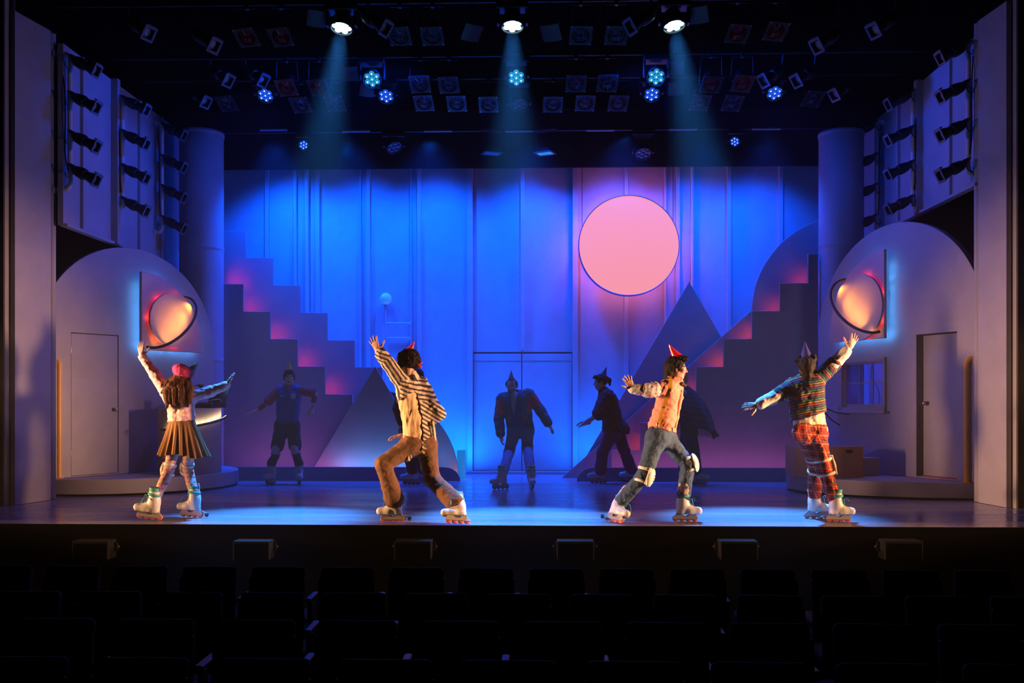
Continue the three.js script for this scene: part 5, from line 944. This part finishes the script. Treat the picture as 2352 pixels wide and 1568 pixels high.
// ---- 3: dancer in coral shirt, jeans and yellow braces, in profile ----
{
  const f = new Figure('person in coral shirt, yellow braces, blue jeans and white knee pads lunging to the side', -0.35, {
    head: [1555, 846], neck: [1549, 876], shL: [1552, 890, -0.16], shR: [1533, 889, 0.16], elR: [1492, 896, 0.22], wrR: [1453, 893, 0.24], elL: [1540, 930, -0.3], wrL: [1532, 968, -0.3],
    hipL: [1527, 1005, -0.1], hipR: [1508, 1005, 0.1], knR: [1479, 1092, 0.16], knL: [1580, 1066, -0.08] },
  { fwd: V(1, 0, 0.12), kneeF: V(1, 0, 0.2), build: 1.0, cell: 0.0105, skates: [{ px: 1574, py: 1198, yaw: rad(88) }, { px: 1408, py: 1201, yaw: rad(40), roll: -0.5, pitch: 0.05, brake: true }].reverse() });
  const b = f.b;
  [b.ankL, b.ankR] = [b.feet[1].ankle, b.feet[0].ankle];
  f.body(SKIN.tan, { R: { f: V(-0.5, 0.95, 0.15), n: V(0.1, 0.15, 1), s: -1, curl: 0.1, spread: 0.2, thumb: 1.0 }, L: { f: V(-0.3, -0.6, 0.2), n: V(0, -0.3, -1), s: 1 } }, { yaw: rad(86), pitch: 0.05, roll: 0, hair: 'mullet', hairColor: [0.006, 0.004, 0.003] });
  const hem = lerp(b.hipM, b.shM, 0.18), coral = weave([0.62, 0.24, 0.16], 0.07);
  f.wear('shirt', [bundle(f.torso(0.016), f.below(hem, b.up)), cone(lerp(b.hipM, b.shM, 0.26).add(V(-0.1, 0, 0.02)), lerp(b.hipM, b.shM, 0.26).add(V(0.02, 0.0, 0.1)), 0.06, 0.05, 0.05), ...f.arm('R', 0.024, 0, 1.5), ...f.arm('L', 0.024, 0, 1.9)], coral, { amp: 0.012, f: 15, ay: 1.5 });
  f.wear('collar', [cone(b.neck.clone().add(V(-0.03, 0.0, 0)), b.neck.clone().add(V(0.04, -0.012, 0)), 0.068, 0.06, 0.02)], [0.62, 0.24, 0.16], { amp: 0.003, cell: 0.006, cut: (d, x, y, z) => Math.max(d, y - b.neck.y - 0.022, b.neck.y - 0.045 - y) });
  part('shirt_placket', rod(lerp(b.shM, b.hipM, 0.05).add(V(0.115, 0, 0.02)), lerp(b.shM, b.hipM, 0.8).add(V(0.135, 0, 0.02)), 0.016, 8), mat(C(0.6, 0.23, 0.15), 0.8), f.t);
  const jean = (p) => { const k = 1 + 0.3 * noise.noise(p.x * 9, p.y * 9, p.z * 9) + 0.12 * noise.noise(p.x * 60, p.y * 60, p.z * 60); return [0.03 * k, 0.065 * k, 0.13 * k]; };
  f.wear('jeans', [bundle(f.hips(0.014), f.below(lerp(b.hipM, b.shM, 0.22), b.up.clone().negate())), ...f.leg('R', 0.016, 1.85, 0.012), ...f.leg('L', 0.016, 1.8, 0.014)], jean, { amp: 0.01, f: 18, m: denimMat });
  part('belt_loops', [rbox(0.012, 0.05, 0.012, 0.003, 0, 0, 0)], mat(C(0.05, 0.09, 0.15), 0.9), f.t).position.copy(lerp(b.hipM, b.shM, 0.18)).add(V(0.09, 0, 0.13));
  // braces
  const br = [at(1541, 889, -0.02), at(1536, 908, 0.02), at(1528, 935, 0.0), at(1519, 962, -0.05), at(1512, 975, -0.08)].map((p) => p.sub(f.base)); const skinOf = bundle([...f.torso(0.016), ...f.arm('R', 0.024, 0, 1)], null); br.forEach((p) => { let z = 0.5; while (z > 0 && skinOf.d(p.x, p.y, z) > 0.032) z -= 0.004; p.z = z; });
  const sh = new THREE.Shape(); sh.moveTo(-0.003, -0.017); sh.lineTo(0.003, -0.017); sh.lineTo(0.003, 0.017); sh.lineTo(-0.003, 0.017); sh.lineTo(-0.003, -0.017);
  const strapGeo = ribbon([lerp(b.shR, b.neck, 0.35).add(V(-0.01, 0.1, 0.0)), lerp(b.shR, b.neck, 0.2).add(V(0.01, 0.085, 0.06)), ...br], 0.036, 0.006); part('suspender', strapGeo, mat(C(0.9, 0.5, 0.02), 0.55), f.t);
  part('suspender_buckle', rbox(0.042, 0.014, 0.012, 0.003, 0, 0, 0, 0, 0, 0.3), M.steel, f.t).position.copy(br[2]).add(V(0, 0, 0.004)); part('suspender_clip', rbox(0.022, 0.04, 0.012, 0.004), M.steel, f.t).position.copy(br[4]);
  part('bow_tie', [ellipGeo(0.035, 0.022, 0.02, 0.3).translate(-0.005, 0, 0.03), ellipGeo(0.035, 0.022, 0.02, -0.3).translate(0.03, -0.01, -0.03), ball(0.014, 0.02, -0.004, 0, 10)], mat(C(0.05, 0.012, 0.015), 0.7), f.t).position.copy(b.neck).add(V(0.075, -0.028, 0.02));
  f.wear('elbow_pad', [cone(lerp(b.shR, b.elR, 0.72), lerp(b.elR, b.wrR, 0.12), 0.084, 0.08, 0.02)], [0.52, 0.52, 0.48], { amp: 0.006, f: 25, cell: 0.006 });
  f.wear('wrist_guard', [cone(lerp(b.elR, b.wrR, 0.62), lerp(b.elR, b.wrR, 1.0), 0.062, 0.05, 0.02)], [0.6, 0.57, 0.5], { amp: 0.005, f: 30, cell: 0.006 });
  partyHat(f.t, mat(C(0.6, 0.012, 0.015), 0.22, 0, { clearcoat: 0.8 }), f.onHead(0.0, 0.118, -0.005), at(1542, 800, -0.35).sub(f.base).sub(f.onHead(0, 0.118, -0.005)), 0.18, 0.066);
  kneePad(f.t, b.knR, b.hipR.clone().sub(b.knR).normalize(), V(1, -0.1, 0.55)); kneePad(f.t, b.knL, b.hipL.clone().sub(b.ankL).normalize(), V(1, 0.05, 0.25));
  for (const [t2, k2] of [[b.feet[0].top, b.knR], [b.feet[1].top, b.knL]]) f.wear('sock', [cone(t2.clone().add(V(0, -0.02, 0)), lerp(t2, k2, 0.2), 0.06, 0.062, 0.02)], [0.45, 0.33, 0.29], { amp: 0.006, f: 28, cell: 0.007 });
}
function ribbon(pts, w, th) { // flat strap facing the audience side of its body
  const c = new THREE.CatmullRomCurve3(pts), N = 30, pos = [], idx = [];
  for (let i = 0; i <= N; i++) { const p = c.getPoint(i / N), t = c.getTangent(i / N), s = t.clone().cross(V(0, 0.25, 1)).normalize(), n = s.clone().cross(t).normalize(); for (const [a, b2] of [[-1, -1], [1, -1], [1, 1], [-1, 1]]) { const q = p.clone().addScaledVector(s, a * w / 2).addScaledVector(n, b2 * th / 2); pos.push(q.x, q.y, q.z); } }
  for (let i = 0; i < N; i++) for (let k = 0; k < 4; k++) { const a = i * 4 + k, b2 = i * 4 + (k + 1) % 4; idx.push(a, a + 4, b2, b2, a + 4, b2 + 4); }
  const g = new THREE.BufferGeometry(); g.setAttribute('position', new THREE.Float32BufferAttribute(pos, 3)); g.setIndex(idx); const h = g.toNonIndexed(); h.computeVertexNormals(); return h;
}
// ---- 4: dancer in striped sweater and plaid trousers, from behind ----
{
  const f = new Figure('person in rainbow striped sweater and red plaid trousers, back turned, arms stretched wide', -0.4, {
    head: [1854, 846], neck: [1848, 872], shL: [1820, 888], shR: [1876, 873], elL: [1781, 911, 0.02], wrL: [1740, 930, 0.04], elR: [1916, 835, -0.02], wrR: [1951, 799, 0.0],
    hipL: [1846, 992, 0.02], hipR: [1876, 992], knL: [1873, 1066, -0.16], knR: [1893, 1072, -0.06] },
  { fwd: V(0.3, 0, -1), kneeF: V(0.9, 0, -0.5), build: 0.97, cell: 0.0105, butt: true, skates: [{ px: 1876, py: 1191, yaw: rad(80), brake: false }, { px: 1925, py: 1199, yaw: rad(88), brake: true }] });
  const b = f.b;
  f.body(SKIN.light, { L: { f: V(-1, -0.1, 0), n: V(0, -0.5, -1), s: 1, curl: 0.06, spread: 0.08, thumb: 1.3 }, R: { f: V(0.5, 1, 0), n: V(-0.2, 0.15, -1), s: 1, curl: 0.06, spread: 0.2, thumb: 1.5 } }, { yaw: rad(165), pitch: 0.05, roll: -0.08, hair: 'bun', hairColor: [0.009, 0.005, 0.004] });
  const dyes = [[0.5, 0.03, 0.03], [0.012, 0.014, 0.03], [0.45, 0.24, 0.03], [0.012, 0.014, 0.03], [0.03, 0.22, 0.06], [0.012, 0.014, 0.03], [0.03, 0.05, 0.3], [0.012, 0.014, 0.03]];
  const band = (s) => { const i = Math.floor(s / 0.024), fr = s / 0.024 - i; return fr < 0.3 ? dyes[((i % 4) + 4) % 4 * 2] : dyes[1]; };
  const onArm = (p, sd) => { const a = b['sh' + sd], c = b['el' + sd], d = c.clone().sub(a), l = d.length(), t = p.clone().sub(a).dot(d) / l; return t > 0.02 && p.clone().sub(a).addScaledVector(d, -t / l).length() < 0.12 ? t : null; };
  const sw = (p) => { const l = onArm(p, 'L'), r = onArm(p, 'R'); if (l !== null && p.x < b.shL.x + 0.01) return band(l); if (r !== null && p.x > b.shR.x - 0.01) return band(r); return band(p.dot(V(-0.32, 1, 0).normalize()) + 0.02 * Math.sin(p.x * 9)); };
  const blouse = [0.68, 0.58, 0.48], hemS = lerp(b.hipM, b.shM, 0.34);
  f.wear('blouse', [bundle(f.torso(0.018, -0.02), (d, x, y, z) => Math.max(f.below(lerp(b.hipM, b.shM, 0.06), V(-0.25, 1, 0).normalize())(d, x, y, z), y - hemS.y - 0.1)), ...f.arm('L', 0.028, 0.7, 1.8, 0.006), ...f.arm('R', 0.026, 0.8, 1.75, 0.006), cone(b.neck.clone().add(V(0, -0.03, 0)), b.neck, 0.07, 0.064, 0.02)], blouse, { amp: 0.007, f: 17 });
  f.wear('striped_sweater', [bundle(f.torso(0.036), f.below(hemS, V(-0.3, 1, 0).normalize())), ...f.arm('L', 0.036, 0, 0.98), ...f.arm('R', 0.036, 0, 0.98)], sw, { amp: 0.008, f: 13, cell: 0.0055, cut: (d, x, y, z) => Math.max(d, -(Math.hypot(x - b.neck.x, (y - b.neck.y) * 0.8, z - b.neck.z) - 0.078)) });
  const plaid = (p) => { // red tartan: bands across and along
    const u = p.x * 0.9 + p.z * 0.55 + 0.22 * p.y, v = p.y + 0.1 * p.x, per = 0.092, m1 = (((u / per) % 1) + 1) % 1, m2 = (((v / per) % 1) + 1) % 1; let c = [0.5, 0.016, 0.014];
    const dk = (m) => m < 0.2 || (m > 0.3 && m < 0.36); if (dk(m1)) c = [0.2, 0.014, 0.014]; if (dk(m2)) c = dk(m1) ? [0.014, 0.016, 0.012] : [0.2, 0.014, 0.014]; if (m1 > 0.62 && m1 < 0.69) c = [0.42, 0.28, 0.1]; if (m2 > 0.62 && m2 < 0.69) c = [0.42, 0.28, 0.1]; if (m1 > 0.8 && m1 < 0.85) c = [0.02, 0.02, 0.02]; if (m2 > 0.8 && m2 < 0.85) c = [0.02, 0.02, 0.02]; return c; };
  f.wear('plaid_trousers', [bundle(f.hips(0.012), f.below(lerp(b.hipM, b.shM, 0.26), b.up.clone().negate())), ...f.leg('L', 0.014, 1.8, 0.014), ...f.leg('R', 0.014, 1.8, 0.016)], plaid, { amp: 0.009, f: 17, cell: 0.0055 });
  partyHat(f.t, mat(C(0.04, 0.04, 0.2), 0.3, 0, { clearcoat: 0.5 }), f.onHead(0, 0.12, -0.02), V(-0.09, 1, 0), 0.185, 0.066);
  kneePad(f.t, b.knR, b.hipR.clone().sub(b.ankR).normalize(), V(1, 0.05, -0.5), mat(C(0.68, 0.5, 0.36), 0.7), 0.098); kneePad(f.t, b.knL, b.hipL.clone().sub(b.ankL).normalize(), V(0.9, 0.05, -0.7), mat(C(0.68, 0.5, 0.36), 0.7), 0.094);
  part('ribbon_tie', [tube([b.hipM.clone().add(V(0.12, 0.28, 0.05)), b.hipM.clone().add(V(0.28, 0.22, 0.06)), b.hipM.clone().add(V(0.42, 0.2, 0.06))], 0.006, 14, 6), tube([b.hipM.clone().add(V(0.12, 0.26, 0.05)), b.hipM.clone().add(V(0.2, 0.15, 0.08)), b.hipM.clone().add(V(0.3, 0.08, 0.08))], 0.007, 14, 6)], M.black, f.t);
}
const BACK = { boot: mat(C(0.5, 0.46, 0.42), 0.45), frame: mat(C(0.3, 0.28, 0.28), 0.5), wheel: SKM.black, liner: SKM.teal };
// ---- 5: yellow hat skater ----
{
  const f = new Figure('person in yellow party hat, blue vest and red sleeves standing before the stepped flats', -5.3, {
    head: [664, 868], neck: [664, 888], shL: [641, 896], shR: [687, 896], elL: [614, 924, 0.1], wrL: [585, 946, 0.15], elR: [723, 903, 0.05], wrR: [719, 935, 0.15],
    hipL: [647, 978], hipR: [672, 978], knL: [635, 1034, 0.12], knR: [679, 1033, 0.12] },
  { fwd: toward, build: 0.98, cell: 0.013, skates: [{ px: 622, py: 1112, yaw: rad(-15), palette: BACK }, { px: 687, py: 1112, yaw: rad(20), palette: BACK }] });
  const b = f.b;
  f.body(SKIN.fair, { L: { f: V(-1, -0.35, 0.1), n: V(0, -1, 0.3), s: -1, curl: 0.08, spread: 0.12 }, R: { f: V(-0.5, -0.9, 0.1), n: V(-0.6, 0, -0.5), s: 1, curl: 0.5 } }, { yaw: rad(15), hair: 'short', hairColor: [0.012, 0.009, 0.008] });
  f.wear('polo_shirt', [...f.torso(0.006), ...f.arm('L', 0.022, 0, 0.9, 0.01), ...f.arm('R', 0.022, 0, 0.85, 0.01)], [0.34, 0.02, 0.02], { amp: 0.006 });
  f.wear('vest', [bundle(f.torso(0.022, -0.06), f.below(b.hipM.clone().add(V(0, 0.02, 0)), V(0, 1, 0)))], weave([0.02, 0.03, 0.22]), { amp: 0.008, cut: (d, x, y, z) => Math.max(d, -(Math.hypot(x - b.neck.x, (y - b.neck.y - 0.02) * 0.8, (z - b.neck.z) * 0.8) - 0.082), Math.abs(x - b.shM.x) - 0.19) });
  part('chest_badge', cyl(0.045, 0.045, 0.006, 0, 0, 0, Math.PI / 2, 0, 0, 20), mat(C(0.4, 0.42, 0.5), 0.6), f.t).position.copy(b.shM).add(V(0.1, -0.1, 0.132));
  part('chest_mark', rbox(0.07, 0.014, 0.005, 0.002), mat(C(0.4, 0.42, 0.5), 0.6), f.t).position.copy(b.shM).add(V(-0.08, -0.1, 0.132));
  f.wear('shorts', [...f.hips(0.016), ...f.leg('L', 0.022, 0.85, 0.02), ...f.leg('R', 0.022, 0.85, 0.02)], [0.008, 0.008, 0.01], { amp: 0.008 });
  for (const s of ['L', 'R']) f.wear('leg_warmer', [cone(lerp(b['kn' + s], b['ank' + s], 0.3), b['top' + s], 0.062, 0.07, 0.02)], [0.008, 0.008, 0.01], { amp: 0.005 });
  for (const s of ['L', 'R']) kneePad(f.t, b['kn' + s], b['hip' + s].clone().sub(b['kn' + s]).normalize(), toward, mat(C(0.5, 0.36, 0.32), 0.6), 0.074);
  for (const s of ['L', 'R']) f.wear('wristband', [cone(lerp(b['el' + s], b['wr' + s], 0.3), lerp(b['el' + s], b['wr' + s], 0.58), 0.045, 0.042, 0.01)], [0.3, 0.015, 0.02], { amp: 0 });
  partyHat(f.t, mat(C(0.75, 0.36, 0.01), 0.45), f.onHead(0, 0.115, 0), V(0, 1, 0), 0.17, 0.058);
}
// ---- 6: skater in dark clothes mostly hidden behind the striped shirt ----
{
  const f = new Figure('person in dark clothes skating half hidden behind the striped shirt dancer', -5.2, {
    head: [955, 866], neck: [954, 886], shL: [925, 898], shR: [980, 898], elL: [912, 938, 0.05], wrL: [922, 975, 0.12], elR: [992, 935, 0.05], wrR: [985, 965, 0.15],
    hipL: [938, 980], hipR: [966, 980], knL: [936, 1036, 0.1], knR: [962, 1036, 0.05] },
  { fwd: leftward, build: 1.02, cell: 0.014, skates: [{ px: 945, py: 1112, yaw: rad(-85), palette: BACK }, { px: 968, py: 1109, yaw: rad(-80), palette: BACK }] });
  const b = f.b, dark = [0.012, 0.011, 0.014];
  f.body(SKIN.fair, { L: { f: V(-0.4, -0.9, 0.3), n: V(1, 0, 0), s: 1, curl: 0.4 }, R: { f: V(-0.4, -0.9, 0.3), n: V(-1, 0, 0), s: 1, curl: 0.4 } }, { yaw: rad(-80), hair: 'short', hairColor: dark });
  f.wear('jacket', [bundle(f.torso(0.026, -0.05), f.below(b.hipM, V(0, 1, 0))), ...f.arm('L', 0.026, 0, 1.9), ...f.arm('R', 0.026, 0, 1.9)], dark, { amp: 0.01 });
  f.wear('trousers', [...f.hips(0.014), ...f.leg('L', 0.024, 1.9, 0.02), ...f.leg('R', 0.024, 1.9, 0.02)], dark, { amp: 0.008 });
}
// ---- 7: skater in colour block jacket, centre ----
{
  const f = new Figure('person in navy, green and red colour block jacket skating before the double door', -5.5, {
    head: [1175, 886], neck: [1179, 906], shL: [1153, 916, -0.02], shR: [1215, 906], elL: [1146, 962, 0.06], wrL: [1150, 1001, 0.16], elR: [1242, 943, 0.04], wrR: [1261, 975, 0.12],
    hipL: [1182, 986], hipR: [1210, 986], knL: [1169, 1038, 0.14], knR: [1212, 1030, 0.12] },
  { fwd: toward, build: 1.08, cell: 0.013, skates: [{ px: 1150, py: 1123, yaw: rad(-62), palette: BACK }, { px: 1221, py: 1123, yaw: rad(10), palette: BACK }] });
  const b = f.b;
  f.body(SKIN.fair, { L: { f: V(0.12, -1, 0.15), n: V(1, 0, -0.2), s: 1, curl: 0.35 }, R: { f: V(0.5, -0.85, 0.2), n: V(-0.7, -0.4, -0.3), s: 1, curl: 0.25, spread: 0.15 } }, { yaw: rad(-6), pitch: 0.25, hair: 'thin', hairColor: [0.02, 0.012, 0.01], beard: [0.1, 0.05, 0.035] });
  f.wear('white_tee', f.torso(0.004), [0.4, 0.38, 0.36], { amp: 0.003 });
  const navy = [0.008, 0.012, 0.1], green = [0.006, 0.06, 0.07], red = [0.5, 0.02, 0.03];
  const block = (p) => { for (const s of ['L', 'R']) { const a = b['sh' + s], e = b['el' + s], d = e.clone().sub(a), t = p.clone().sub(a).dot(d) / d.lengthSq(); const out = s === 'L' ? p.x < a.x + 0.02 : p.x > a.x - 0.02; if (out && t > 0.12) return t < 0.78 ? red : green; } const dx = Math.abs(p.x - b.shM.x - (p.y - b.shM.y) * -0.08); if (dx < 0.1) return navy; if (p.y < b.hipM.y + 0.12) return navy; const sl = p.y - b.hipM.y - 0.16 - (dx - 0.1) * 0.9; if (Math.abs(sl) < 0.022 && p.z > b.shM.z) return red; return green; };
  f.wear('jacket', [bundle(f.torso(0.034, 0.05), (d, x, y, z) => Math.max(d, b.hipM.y + 0.02 - y, -(Math.max(Math.abs(x - b.neck.x - 0.01) - Math.max(0, (y - b.neck.y + 0.42) * 0.16), b.shM.z - z + 0.02)))), ...f.arm('L', 0.036, 0, 1.85, 0.008), ...f.arm('R', 0.036, 0, 1.85, 0.008)], block, { amp: 0.008, cell: 0.008 });
  f.wear('jeans', [...f.hips(0.012), ...f.leg('L', 0.016, 1.85, 0.012), ...f.leg('R', 0.016, 1.85, 0.014)], weave([0.09, 0.12, 0.16], 0.2), { amp: 0.008 });
  for (const s of ['L', 'R']) kneePad(f.t, b['kn' + s], b['hip' + s].clone().sub(b['kn' + s]).normalize(), toward, mat(C(0.06, 0.015, 0.05), 0.6), 0.08);
  partyHat(f.t, mat(C(0.12, 0.01, 0.015), 0.45), f.onHead(0, 0.108, 0.0), V(-0.02, 1, -0.2), 0.16, 0.056);
}
// ---- 8: skater in floral shirt and maroon trousers, in profile ----
{
  const f = new Figure('person in dark floral shirt and maroon trousers gliding away from the double door in profile', -5.4, {
    head: [1379, 878], neck: [1386, 898], shL: [1396, 910, 0.13], shR: [1390, 908, -0.15], elL: [1374, 952, 0.2], wrL: [1345, 968, 0.22], elR: [1376, 948, -0.25], wrR: [1350, 972, -0.2],
    hipL: [1408, 988, 0.08], hipR: [1416, 988, -0.08], knL: [1384, 1038, 0.1], knR: [1434, 1034, -0.08] },
  { fwd: leftward, build: 1.12, cell: 0.013, skates: [{ px: 1375, py: 1109, yaw: rad(-88), palette: BACK }, { px: 1446, py: 1106, yaw: rad(-70), palette: BACK }] });
  const b = f.b;
  f.body(SKIN.fair, { L: { f: V(-1, -0.2, 0.1), n: V(0, -1, 0), s: 1, curl: 0.35, spread: 0.1 }, R: { f: V(-1, -0.2, 0), n: V(0, -1, 0), s: -1, curl: 0.3 } }, { yaw: rad(-85), pitch: 0.05, hair: 'ponytail', hairColor: [0.014, 0.009, 0.008] });
  f.wear('floral_shirt', [bundle([...f.torso(0.04, -0.1), cone(b.hipM.clone().add(V(-0.05, 0.02, 0)), b.hipM.clone().add(V(0.1, 0.02, 0)), 0.14, 0.14, 0.08)], f.below(b.hipM.clone().add(V(0, -0.03, 0)), V(0.1, 1, 0).normalize())), ...f.arm('L', 0.04, 0, 0.95, 0.02), ...f.arm('R', 0.04, 0, 0.95, 0.02)], (p) => { const n = noise.noise(p.x * 28, p.y * 28, p.z * 28); return n > 0.18 ? [0.1, 0.016, 0.016] : n < -0.3 ? [0.03, 0.012, 0.05] : [0.008, 0.007, 0.012]; }, { amp: 0.01, cell: 0.008 });
  f.wear('trousers', [...f.hips(0.012), ...f.leg('L', 0.02, 1.95, 0.035), ...f.leg('R', 0.02, 1.95, 0.035)], weave([0.16, 0.012, 0.045]), { amp: 0.008 });
  const hatAt = f.onHead(0, 0.1, -0.05); partyHat(f.t, mat(C(0.02, 0.04, 0.14), 0.45), hatAt, at(1393.5, 842, -5.4).sub(f.base).sub(hatAt), 0.17, 0.058);
}
// ---- 9: skater in fringed poncho behind the coral shirt ----
{
  const f = new Figure('person in dark fringed poncho skating behind the coral shirt dancer', -5.3, {
    head: [1566, 866], neck: [1566, 888], shL: [1572, 900, -0.15], shR: [1570, 902, 0.16], elL: [1580, 940, -0.12], wrL: [1588, 972, -0.1], elR: [1580, 940, 0.12], wrR: [1588, 972, 0.1],
    hipL: [1582, 984, -0.08], hipR: [1582, 984, 0.08], knL: [1570, 1036, -0.08], knR: [1594, 1038, 0.08] },
  { fwd: rightward, build: 1.0, cell: 0.014, skates: [{ px: 1577, py: 1110, yaw: rad(82), palette: BACK }, { px: 1603, py: 1113, yaw: rad(85), palette: BACK }] });
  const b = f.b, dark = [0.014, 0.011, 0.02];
  f.body(SKIN.fair, { L: { f: V(0.5, -0.8, 0), n: V(0, 0, 1), s: 1, curl: 0.3 }, R: { f: V(0.5, -0.8, 0), n: V(0, 0, -1), s: -1, curl: 0.3 } }, { yaw: rad(80), hair: 'short', hairColor: dark });
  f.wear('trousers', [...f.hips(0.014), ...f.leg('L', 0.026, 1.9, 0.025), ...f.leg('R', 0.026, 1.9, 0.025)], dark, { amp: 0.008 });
  // poncho: a draped cone with woven bands, fringed along the hem
  const N = 96, R = 26, pos = [], col = [], idx = [], hem = [];
  for (let i = 0; i <= R; i++) for (let k = 0; k < N; k++) {
    const v = i / R, a = k / N * Math.PI * 2, r = 0.07 + 0.36 * Math.sin(Math.min(1, v * 1.05) * 1.35) * (1 + 0.05 * Math.sin(a * 7 + v * 2)), len = 0.62 + 0.12 * Math.cos(a - 0.5) ;
    const c = b.neck.clone().add(V(0.12 * v + 0.02, 0.02 - len * v ** 1.35, 0)); const p = V(c.x + Math.cos(a) * r * 0.92, c.y + 0.01 * Math.sin(a * 7) * v, c.z + Math.sin(a) * r * 0.85); pos.push(p.x, p.y, p.z); if (i === R) hem.push(p);
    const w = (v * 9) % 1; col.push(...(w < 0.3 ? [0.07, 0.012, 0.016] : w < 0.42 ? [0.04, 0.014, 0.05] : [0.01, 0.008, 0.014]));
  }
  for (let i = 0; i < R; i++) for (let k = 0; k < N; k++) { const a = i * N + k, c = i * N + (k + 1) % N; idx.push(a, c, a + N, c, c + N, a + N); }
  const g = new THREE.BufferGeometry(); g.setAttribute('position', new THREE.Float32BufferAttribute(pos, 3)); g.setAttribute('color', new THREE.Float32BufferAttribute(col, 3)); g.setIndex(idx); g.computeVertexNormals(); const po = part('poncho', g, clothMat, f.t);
  const fr = []; let s4 = 3; const r4 = () => { s4 = (s4 * 1664525 + 1013904223) >>> 0; return s4 / 4294967296; };
  hem.forEach((p) => { for (let j = 0; j < 2; j++) { const e = p.clone().add(V((p.x - b.neck.x) * 0.08 + (r4() - 0.3) * 0.05, -0.09 - 0.04 * r4(), (r4() - 0.5) * 0.04)); fr.push(rod(p, e, 0.004, 4, 0.003)); } });
  const fg = new THREE.Mesh(merged(fr), M.black); fg.name = 'fringe'; fg.userData.kind = 'stuff'; po.add(fg);
}
scene.traverse((o) => { if (o.isMesh) { o.castShadow = true; o.receiveShadow = true; } });
renderer.render(scene, camera);
